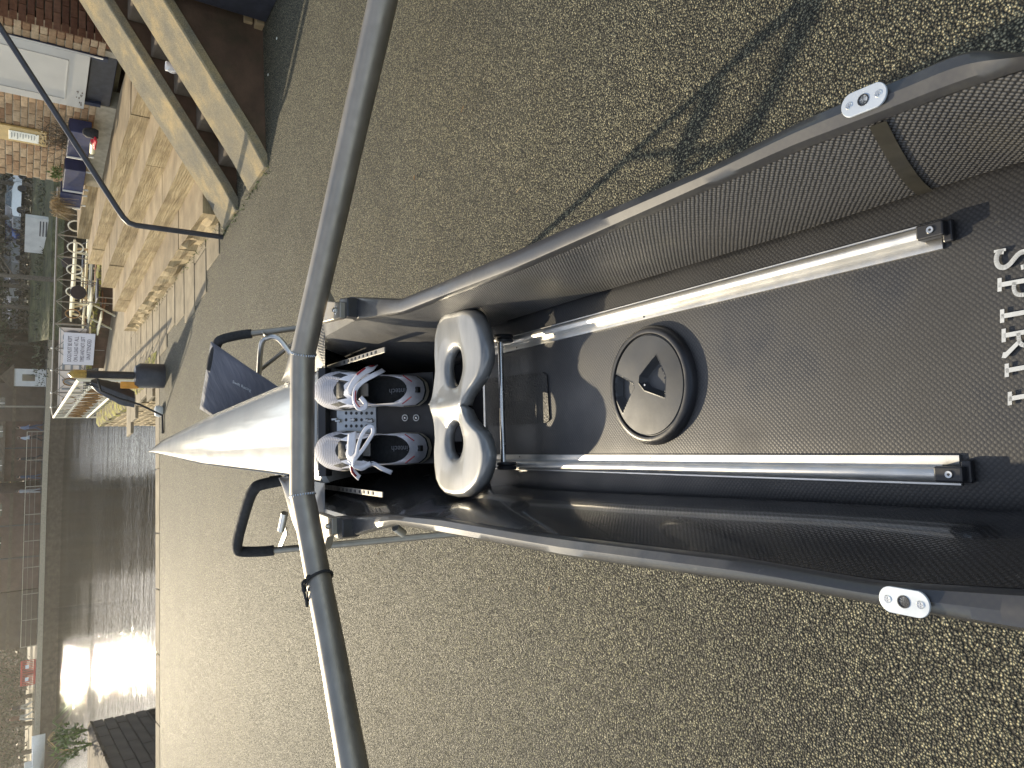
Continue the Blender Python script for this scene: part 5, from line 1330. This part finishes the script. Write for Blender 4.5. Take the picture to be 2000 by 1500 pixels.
for (x, y) in ((657, 819), (664, 822), (692, 820), (719, 821), (727, 822)):
    u_, t_ = fpx(x, y, -.003); q = MB(); q.lathe(fbp(u_, t_, -.006), FW, [(0, .006), (.003, .006), (.0045, .004), (.0045, .0)], 10); q.box(fbp(u_+.003, t_, .001), FU*.012, BT*.004, FW*.004); q.build('wing_bolt', MAT['steel'], fbd)
for (x, y) in ((790, 816), (812, 816)):
    u_, t_ = fpx(x, y, -.005); q = MB(); q.lathe(fbp(u_, t_, -.008), FW, [(.0055, 0), (.0055, .002), (.0075, .002), (.0075, 0)], 20); q.build('washer', MAT['white_paint'], fbd); q = MB(); q.lathe(fbp(u_, t_, -.0078), FW, [(0, .0025), (.0025, .002), (.0028, 0)], 8); q.build('screw', MAT['steel'], fbd)
q = MB(); q.box(fbp(.275, -.005, -.004), FU*.02, BT*.25, FW*.024); q.build('top_crossbar', MAT['black_plastic'], boat, bevel=.001)
q = MB(); q.bar(fbp(.286, -.13, .009), fbp(.286, .12, .009), .0015); q.build('crossbar_edge', MAT['steel'], boat)
q = MB(); q.box(fbp(-.03, -.005, -.03), FU*.07, BT*.11, FW*.01); q.build('heel_plate', MAT['black_plastic'], boat, bevel=.002)
# notched racks
def racks(pa, pb, n, mat, lab=None):
    sa, ta = bpx(*pa, n); sb, tb = bpx(*pb, n); A_, B_ = bw(sa, ta, n), bw(sb, tb, n); q = MB(); q.bar(A_, B_, .011, .003, up=BN)
    r = q.build('adjusting_rack', MAT[mat], boat, bevel=.0005)
    for i in range(9):
        p = A_+(B_-A_)*(.35+.065*i); q = MB(); q.box(p+BN*.002, (B_-A_)*.022, BT*.006, BN*.002); q.build('notch', MAT['black_plastic'], r)
racks((640, 718), (752, 683), -.0, 'rack'); racks((628, 950), (748, 966), -.01, 'rack')
q = MB(); q.tube([bw(*bpx(700, 985, -.02), -.02), bw(*bpx(706, 990, -.02), -.02)], .004, 8); q.build('drain_screw', MAT['steel'], boat)

# ---- shoes
m = NT('shoe_mesh'); v = m.co(); vo = m.n('ShaderNodeTexVoronoi', feature='F1'); vo.inputs['Scale'].default_value = 420; vo.inputs['Randomness'].default_value = .1; m.l(v, vo.inputs['Vector'])
d = m.ramp(vo.outputs['Distance'], [(.25, 0), (.5, 1)]); m.set(col=m.mix(d, (.16, .15, .16), (.50, .49, .52)), rough=.75); m.bump(d, .6, .0006); MAT['shoe_mesh'] = m.m
MAT['shoe_white'] = simple('shoe_white', (.80, .79, .82), .5, var=.08, scale=60, bump=.2, bs=300, bd=.0004)
MAT['shoe_sole'] = simple('shoe_sole_cream', (.60, .55, .42), .6, var=.12, scale=60)
MAT['shoe_black'] = simple('shoe_lining', (.016, .017, .018), .7, var=.3, scale=60, bump=.3, bs=300, bd=.0005)
MAT['shoe_grey'] = simple('shoe_insole_panel', (.20, .19, .175), .5, var=.15, scale=60)
MAT['shoe_red'] = simple('shoe_red', (.38, .02, .03), .55, var=.15, scale=60)
MAT['logo'] = simple('insole_logo', (.25, .26, .28), .5, var=.05)
SOLE = [(0, .0), (.004, .018), (.02, .031), (.06, .034), (.11, .034), (.15, .038), (.19, .044), (.225, .046), (.255, .041), (.275, .030), (.287, .015), (.290, 0)]
def shoe(u0, t0, ang, flip, label, lace):
    ca, sa_ = math.cos(ang), math.sin(ang)
    def P(x, y, z): 
        y = y*flip; return fbp(u0+x*ca-y*sa_, t0+x*sa_+y*ca, z+.0)
    half_ = SOLE; loop = [(x, y) for x, y in half_]+[(x, -y*(.93 if x > .1 else 1)) for x, y in half_[::-1][1:-1]]
    loop = resample([np.array(p) for p in loop], 64); cx = .13
    # opening loop: long oval from heel to throat
    inner = []
    for p in loop:
        a = math.atan2(p[1]/.044, (p[0]-.145)/.145); xx = .090+.080*math.cos(a); yy = .0305*math.sin(a)*(1-.35*max(0, math.cos(a))**2); inner.append((xx, yy))
    def row(f, z, w=1.0):
        r = []
        for p, i_ in zip(loop, inner):
            x = p[0]*(1-f)+i_[0]*f; y = (p[1]*w)*(1-f)+i_[1]*f; r.append((x, y, z(x) if callable(z) else z))
        return r
    zt = lambda x: .058+.022*math.exp(-((x-.0)/.04)**2)+.006*math.exp(-((x-.16)/.03)**2)
    prof = lambda x: .040+.018*np.clip((.24-x)/.1, 0, 1)
    rws = [row(0, 0.), row(-.0, .009, 1.04), row(0, .013, 1.02), row(.0, .02, .99), row(.08, lambda x: .75*prof(x), 1.0), row(.3, lambda x: 1.*prof(x)), row(.6, lambda x: prof(x)+.006*(x < .2)), row(.85, lambda x: zt(x)-.004), row(1, zt), row(1.06, lambda x: zt(x)-.004), row(1.03, .03), row(1.0, .014)]
    W_ = [[P(*p) for p in r] for r in rws]
    q = MB(); q.loft(W_[:3], close=True); sole_q = q
    q = MB(); q.loft(W_[2:9], close=True); up = q.build('shoe', [MAT['shoe_mesh'], MAT['shoe_white'], MAT['shoe_black'], MAT['shoe_grey']], boat, smooth=True, label=label)
    for pl in up.data.polygons:
        c = np.array(pl.center)-P(0, 0, 0); x = float(c@(FU*ca+BT*sa_)); 
        pl.material_index = 0 if x > .205 else 1 if x < .14 else (2 if x > .185 else (1 if float(c@FW) > .045 else 3))
        if x < .05 and float(c@FW) < .03: pl.material_index = 2
    sole_q.build('sole', MAT['shoe_sole'], up, smooth=True)
    q = MB(); q.loft(W_[8:], close=True); q.f.append(tuple(len(q.v)-64+i for i in range(64))); q.mi.append(0); q.build('lining', MAT['shoe_black'], up, smooth=True)
    # tongue
    rows = [[P(.135+.07*i/6, y*(.024-.001*i), .050+.012*math.sin(pi*i/6)*(1-abs(y)*.5)+.012*(i < 2)) for y in ss(-1, 1, 7)] for i in range(7)]
    q = MB(); q.loft(rows); o = q.build('tongue', MAT['shoe_black'], up, smooth=True); sm = o.modifiers.new('s', 'SOLIDIFY'); sm.thickness = .004
    q = MB(); q.box(P(.135, 0, .052), FU*.028, BT*.028, FW*.004); q.build('tongue_label', MAT['shoe_grey'], up, bevel=.001)
    # heel red lines
    for sy in (-1, 1):
        pts = [P(.004+.028*i/5, sy*(.016+.014*i/5), .070-.012*(i/5)) for i in range(6)]; q = MB(); q.tube(pts, .0011, 5); q.build('red_piping', MAT['shoe_red'], up)
    q = MB(); q.box(P(.001, 0, .050), FU*.008, BT*.012, FW*.012); q.build('heel_tab', MAT['shoe_black'], up, bevel=.001)
    text_mesh('insole_lettering', 'intech', MAT['logo'], P(.050, .006*flip, .0154), FU, -BT, .017, up, .0002)
    # straps
    def band(pts, w, mat, name, th=.002, nrm=FW):
        pts = [np.array(p) for p in pts]; rows = []
        for i, p in enumerate(pts):
            d_ = pts[min(i+1, len(pts)-1)]-pts[max(0, i-1)]; d_ /= np.linalg.norm(d_); sd_ = np.cross(d_, nrm); sd_ /= np.linalg.norm(sd_); ww = w[i] if hasattr(w, '__len__') else w
            rows.append([p-sd_*ww/2, p-sd_*ww/4+nrm*.001, p+sd_*ww/4+nrm*.001, p+sd_*ww/2])
        q = MB(); q.loft(rows); o = q.build(name, mat, up, smooth=True); s_ = o.modifiers.new('s', 'SOLIDIFY'); s_.thickness = th; return o
    Q = lambda x, y, z: fbp(x, y, z)
    for spec in lace:
        pts = []
        for (x, y, w) in spec[0]: u_, t_ = fpx(x, y, w); pts.append(fbp(u_, t_, w))
        if len(pts) > 3:        # smooth
            A_ = np.array(pts); k = len(pts); tt = np.linspace(0, k-1, k*4)
            pts2 = []
            for t in tt:
                i = int(min(t, k-2)); f = t-i; p0, p1, p2, p3 = A_[max(i-1, 0)], A_[i], A_[i+1], A_[min(i+2, k-1)]
                pts2.append(.5*((2*p1)+(-p0+p2)*f+(2*p0-5*p1+4*p2-p3)*f*f+(-p0+3*p1-3*p2+p3)*f**3))
            pts = pts2
        band(pts, spec[1], MAT[spec[2]], spec[3])
    return up
K = lambda x, y, ox, oy, sc_: (ox+x/sc_, oy+y/sc_)
def c6(x, y, w): a = K(x, y, 620, 680, 8.333); return (a[0], a[1], w)
def c5(x, y, w): a = K(x, y, 620, 820, 7.143); return (a[0], a[1], w)
shoe(.0, .052, .045, 1, 'farther right-hand shoe with loose white strap looped over it', [
    ([c6(500, 850, .052), c6(510, 720, .064), c6(590, 560, .069), c6(700, 430, .069), c6(860, 330, .06), c6(940, 300, .04)], .016, 'shoe_white', 'strap'),
    ([c6(640, 430, .072), c6(740, 350, .069), c6(850, 295, .055), c6(930, 285, .04)], .004, 'shoe_red', 'strap_edge'),
    ([c6(1080, 350, .056), c6(950, 420, .074), c6(800, 500, .08), c6(680, 590, .082), c6(610, 700, .084), c6(600, 850, .08), c6(660, 970, .07), c6(760, 965, .068), c6(780, 900, .07), c6(700, 800, .074)], .011, 'shoe_white', 'strap'),
    ([c6(625, 690, .0865), c6(615, 780, .0865), c6(625, 880, .083), c6(690, 960, .074)], .003, 'shoe_red', 'strap_edge')])
shoe(-.004, -.071, .0, -1, 'nearer left-hand shoe with white strap tied in a loop', [
    ([c5(480, 180, .058), c5(475, 300, .068), c5(470, 420, .07), c5(450, 520, .066), c5(440, 580, .055)], .022, 'shoe_white', 'strap'),
    ([c5(470, 540, .075), c5(540, 480, .082), c5(570, 350, .088), c5(620, 210, .09), c5(690, 110, .092), c5(760, 100, .092), c5(775, 170, .09), c5(730, 260, .086), c5(640, 400, .084), c5(560, 500, .08), c5(500, 590, .076), c5(520, 650, .07), c5(620, 660, .066), c5(740, 600, .062)], .009, 'shoe_white', 'strap'),
    ([c5(480, 640, .066), c5(500, 720, .058), c5(560, 790, .052), c5(590, 810, .05)], .013, 'shoe_white', 'strap_tail'),
    ([c5(470, 660, .068), c5(485, 730, .06), c5(540, 790, .054)], .006, 'shoe_red', 'strap_edge'),
    ([c5(440, 560, .06), c5(600, 680, .055), c5(760, 610, .056), c5(900, 680, .056), c5(1040, 740, .045)], .010, 'shoe_white', 'strap')])

# ---- wing rigger
def dpt(x, y, dep): r = ray(x, y); return CAM+r*dep/(-(RC.T@r)[2])
RT = [dpt(*p) for p in ((861, -500, 1.03), (820, -320, 1.08), (748, 0, 1.195), (680, 300, 1.31), (658, 400, 1.345), (613, 596, 1.415), (597, 668, 1.437), (592.5, 690, 1.443), (591, 716, 1.446), (590.5, 820, 1.45), (590, 940, 1.447), (591, 967, 1.444), (596, 992, 1.437), (607, 1050, 1.415), (622, 1130, 1.38), (647, 1260, 1.30), (688, 1490, 1.14), (740, 1780, .99))]
def smoothp(P_, sub=5):
    A_ = np.array(P_); k = len(A_); out = []
    for i in range(k-1):
        for f in ss(0, 1, sub+1)[:-1]:
            p0, p1, p2, p3 = A_[max(i-1, 0)], A_[i], A_[i+1], A_[min(i+2, k-1)]
            out.append(.5*((2*p1)+(-p0+p2)*f+(2*p0-5*p1+4*p2-p3)*f*f+(-p0+3*p1-3*p2+p3)*f**3))
    out.append(A_[-1]); return out
q = MB(); q.tube(smoothp(RT, 4), .0245, 28); wing = q.build('wing_rigger', MAT['tube'], boat, smooth=True)
for i0 in (7, 11):
    p = RT[i0]; d_ = RT[i0+1]-RT[i0-1]; d_ /= np.linalg.norm(d_); u = np.cross(d_, BN); u /= np.linalg.norm(u); w = np.cross(d_, u); q = MB()
    for k in range(30):
        a = 2*pi*k/30; c = p+(u*math.cos(a)+w*math.sin(a))*.0246; q.lathe(c+d_*.0, d_, [(0, -.003), (.0017, -.002), (.002, 0), (.0017, .002), (0, .003)], 6)
    q.build('weld_seam', MAT['steel'], wing, smooth=True)
def bprism(pxs, n, h): return [bw(*bpx(*p, n), n) for p in pxs], BN*h
for side in (1, -1):
    nb_ = .078
    lug = [(626, 556), (641, 588), (664, 590), (664, 621), (628, 630), (618, 632)] if side > 0 else [(616, 1000), (648, 1012), (649, 1044), (638, 1050), (632, 1072), (622, 1080)]
    blk = [(663, 583), (678, 581), (679, 617), (674, 622), (662, 620)] if side > 0 else [(645, 1009), (665, 1010), (669, 1016), (669, 1050), (662, 1053), (646, 1047)]
    q = MB(); p, h = bprism(lug, nb_+.004, -.016); q.prism(p, h); q.build('rigger_lug', MAT['tube'], wing, bevel=.002)
    q = MB(); p, h = bprism(blk, nb_-.006, -.035); q.prism(p, h); q.build('shoulder_cap', MAT['black_plastic'], boat, bevel=.002)
    c = bw(*bpx(*((655, 606) if side > 0 else (642, 1028)), nb_+.004), nb_+.004); q = MB(); q.lathe(c, BN, [(0, .005), (.0035, .006), (.0055, .004), (.0058, 0), (.009, 0), (.009, -.002)], 16); q.build('bolt', MAT['steel'], wing, smooth=True)
# little silver stub under the left gunwale
q = MB(); q.tube([bw(*bpx(772, 1030, .02), .02), bw(*bpx(788, 1042, .0), .0)], .0075, 12); q.build('drain_tube', MAT['alu'], boat, smooth=True)

# ---- elastic cord round the rigger
cp = dpt(622, 1133, 1.379); dd_ = RT[15]-RT[14]; dd_ /= np.linalg.norm(dd_); u = np.cross(dd_, BN); u /= np.linalg.norm(u); w = np.cross(u, dd_)
cd = empty('elastic_cord', cp, 'black elastic cord knotted round the left arm of the rigger tube', 'cord')
q = MB(); q.tube([cp+(u*math.cos(a)+w*math.sin(a))*.0275+dd_*.006*math.sin(a+.5) for a in ss(0, 2*pi, 26)[:-1]], .0028, 8, closed=True); q.build('loop', MAT['rubber'], cd, smooth=True)
kp = dpt(603, 1128, 1.36)
q = MB()
for c_, r_ in ((kp, .006), (dpt(594, 1152, 1.355), .0055)): q.lathe(c_-dd_*r_, dd_, [(0, 0), (r_*.8, r_*.4), (r_, r_), (r_*.8, r_*1.6), (0, r_*2)], 10)
q.build('knot', MAT['rubber'], cd, smooth=True)
q = MB(); q.tube(smoothp([kp, dpt(591, 1138, 1.352), dpt(593, 1152, 1.352), dpt(597, 1170, 1.352), dpt(600, 1185, 1.36), dpt(602, 1160, 1.355), dpt(606, 1140, 1.36), kp], 4), .0024, 7); q.build('loose_end', MAT['rubber'], cd, smooth=True)

# ================================================================ SLING STAND
stn = empty('sling_stand', (-.27, 3.05, 0), 'folding aluminium boat sling stand with foam padded frames and dark fabric strap under the bow', 'boat stand')
ZS = .95
rc1, rc2 = onz(422, 660, ZS), onz(398, 800, ZS); lc1, lc2 = onz(494, 945, ZS), onz(456, 1082, ZS)
fr1 = onz(900, 603)
def frame(c1, c2, f1, f2, foam_a, foam_b):
    c1, c2, f1, f2 = map(np.array, (c1, c2, f1, f2)); d1 = (f1-c1); d1 /= np.linalg.norm(d1); d2 = f2-c2; d2 /= np.linalg.norm(d2); e = (c2-c1); L_ = np.linalg.norm(e); e /= L_
    pts = [f1, c1+d1*.3, c1+d1*.10, c1+d1*.03+e*.01, c1+e*.03+d1*.01, c1+e*.10, c2-e*.10, c2-e*.03+d2*.01, c2+d2*.03-e*.01, c2+d2*.1, c2+d2*.3, f2]
    q = MB(); q.tube(smoothp(pts, 4), .0135, 14); q.build('frame_tube', MAT['tube'], stn, smooth=True)
    q = MB(); q.tube(smoothp([c1+d1*.15]+pts[2:(-2 if foam_b else 6)]+([c2+d2*.06] if foam_b else [])+([] if foam_b else [c1+e*.16]), 4), .0205, 16); q.build('foam_sleeve', MAT['rubber'], stn, smooth=True)
l1f = np.array([-.62, 2.5, 0]); 
frame(rc1, rc2, fr1, np.array([.05, 3.95, 0]), 0, 0)
frame(lc2, lc1, l1f, np.array([-.25, 2.2, 0]), 0, 1)
ZB_ = 0
# braces
def _shx(u):
    p = fr1+(rc1-fr1)*u; p = p-np.array(sd)*p[2]/sd[2]; v_ = RC.T@(p-CAM); return 1000+v_[0]/-v_[2]*FPX
lo_, hi_ = 0., .9
for _ in range(30):
    md_ = (lo_+hi_)/2
    if _shx(md_) < 1228: lo_ = md_
    else: hi_ = md_
q = MB(); q.tube([fr1+(rc1-fr1)*lo_, rc2-Z3*.03], .009, 10); q.build('diagonal_brace', MAT['tube'], stn, smooth=True)
q = MB(); b1_ = atd(548, 685, np.hypot(*rc1[:2])-.1); q.tube(smoothp([atd(575, 700, 3.1), atd(545, 662, 3.15), atd(522, 660, 3.2), atd(510, 675, 3.22), atd(505, 740, 3.3), atd(500, 770, 3.35)], 4), .012, 12); q.build('brace_tube', MAT['alu'], stn, smooth=True)
q = MB(); q.tube([atd(556, 1002, 2.75), atd(549, 1036, 2.8)], .0135, 12); q.build('brace_tube', MAT['alu'], stn, smooth=True)
q = MB(); q.bar(atd(560, 1036, 2.8), atd(545, 1074, 2.95), .03, .005); q.build('hinge_plate', MAT['alu'], stn, bevel=.001)
q = MB(); q.bar(atd(510, 648, 3.2), atd(524, 662, 3.2), .03, .005); q.build('hinge_plate', MAT['alu'], stn, bevel=.001)
# strap
ra, rb = rc1+(rc2-rc1)*.05, rc1+(rc2-rc1)*.985
la, lb = lc1+(lc2-lc1)*.08, lc1+(lc2-lc1)*.9
rows = []
for i in range(25):
    u = i/24*.62; _t = min(1, u/.36); dip = .25*_t-.05*max(0, _t-.7)**2
    a_, b_ = ra+(la-ra)*u, rb+(lb-rb)*u
    rows.append([a_+(b_-a_)*v_-Z3*(dip-.017)+Z3*.005*math.sin(v_*19+u*9)*min(1, u*6) for v_ in ss(0, 1, 15)])
q = MB(); q.loft(rows); m = NT('sling_fabric'); wv = m.co(); m.set(col=m.ramp(m.noise(4, 6, wv), [(.3, (.075, .077, .095)), (.7, (.11, .113, .14))]), rough=.75, sheen=.3); m.bump(m.noise(9, 4, m.co((1, 4, 1)), .5), .5, .02)
MAT['fabric'] = m.m
o = q.build('fabric_strap', m.m, stn, smooth=True); s_ = o.modifiers.new('s', 'SOLIDIFY'); s_.thickness = .003
pc = rows[2][4]+Z3*.006; dx = (rb-ra); dx /= np.linalg.norm(dx); dyv = rows[1][6]-rows[5][6]; dyv /= np.linalg.norm(dyv)
tpos = (rows[5][3]+rows[6][3])/2; nx = -dx; up_ = dyv-(dyv@nx)*nx; up_ /= np.linalg.norm(up_); nn_ = np.cross(nx, up_)
def fab(px):   # pixel onto the strap (approx plane of rows 2..7)
    o_ = np.array(rows[3][7]); n_ = np.cross(rows[6][7]-rows[2][7], rows[3][12]-rows[3][2]); n_ /= np.linalg.norm(n_); n_ = n_ if n_[2] > 0 else -n_; return onplane(*px, o_+n_*.008, n_), n_
p0, nf_ = fab((457, 752)); p1, _ = fab((491, 748)); p2, _ = fab((452, 757)); xdir = p1-p0; lt = np.linalg.norm(fab((455, 790))[0]-fab((455, 750))[0])
xd = fab((492, 764))[0]-fab((455, 752))[0]
yb0, yb1 = fab((456, 749))[0], fab((480, 766))[0]
# handwriting runs down the picture column (reading towards the left bank)
a_, b_ = fab((455, 747))[0], fab((492, 765))[0]; xd = (b_-a_); wl_ = np.linalg.norm(xd); xd /= wl_; yd = np.cross(nf_, xd)
text_mesh('strap_lettering', 'Swift Racing', MAT['letter'], a_-yd*.0+nf_*.004, xd, yd, wl_*.2, stn, .0004)

# ---- litter on the asphalt
for (x, y, lab, l) in ((812, 348, 'russet dead leaf on the asphalt right of the rigger tube', .03), (1013, 370, 'thin straw twig on the asphalt near the right gunwale', .035), (903, 213, 'small orange twig on the asphalt farther right of the boat', .03), (742, 1080, 'small rusty leaf on the asphalt left of the boat, nearest the rigger', .016), (1072, 1150, 'small rusty seed on the asphalt beside the left gunwale', .018)):
    p = onz(x, y, .006); a = random.uniform(0, 6); q = MB(); X = np.array([math.cos(a), math.sin(a), 0]); Y = np.array([-X[1], X[0], 0])
    if 'leaf' in lab: q.loft([[p+X*l*(i/4-.5)+Y*l*.25*math.sin(pi*(i+.2)/4.4)*k+Z3*(.004*abs(k)+.003*i%2) for k in (-1, 0, 1)] for i in range(5)]); nm = 'leaf'
    else: q.tube([p-X*l/2, p+Y*l*.06+Z3*.002, p+X*l/2], .0016, 6); nm = 'twig'
    o = q.build(nm, MAT['leaf_dry'] if 'straw' in lab else MAT['rust'], fix=False); tag(o, lab, nm)
for (x, y) in ((541, 75), (524, 146)):
    p = onz(x, y, .004); q = MB(); q.lathe(p, Z3, [(.0, .006), (.012, .004), (.01, 0)], 6); o = q.build('litter_scrap', MAT['paper']); tag(o, 'tiny pale scrap of litter in the shade of the stair wall, '+('nearer the pallet' if y == 75 else 'farther from the pallet'), 'litter')

hz = MB(); hz.box((0, 60, 8.5), (260, 0, 0), (0, 150, 0), (0, 0, 24))  # thin volume added to stand in for lens veil towards the sun
hm = bpy.data.materials.new('lens_veil_haze'); hm.use_nodes = True; ht2 = hm.node_tree; ht2.nodes.remove(ht2.nodes['Principled BSDF'])
pv = ht2.nodes.new('ShaderNodeVolumePrincipled'); pv.inputs['Color'].default_value = (.95, .93, .88, 1); pv.inputs['Density'].default_value = .0006; pv.inputs['Anisotropy'].default_value = .8
ht2.links.new(pv.outputs[0], ht2.nodes['Material Output'].inputs['Volume'])
hzo = hz.build('lens_veil_haze', hm, kind='stuff')
# ---------------------------------------------------------------- top-level meshes get an origin at their base
for o in list(col.objects):
    if o.type == 'MESH' and o.parent is None and o.get('kind') != 'structure' and not o.children:
        vs_ = np.array([v_.co[:] for v_ in o.data.vertices]); c = (vs_.min(0)+vs_.max(0))/2; c[2] = vs_[:, 2].min()
        o.data.transform(Matrix.Translation(-Vector(c))); o.location = Vector(c)
# part names with no label/category stay parts; far cards done
print('objects', len(col.objects), 'tris', sum(len(o.data.polygons) for o in col.objects if o.type == 'MESH'))
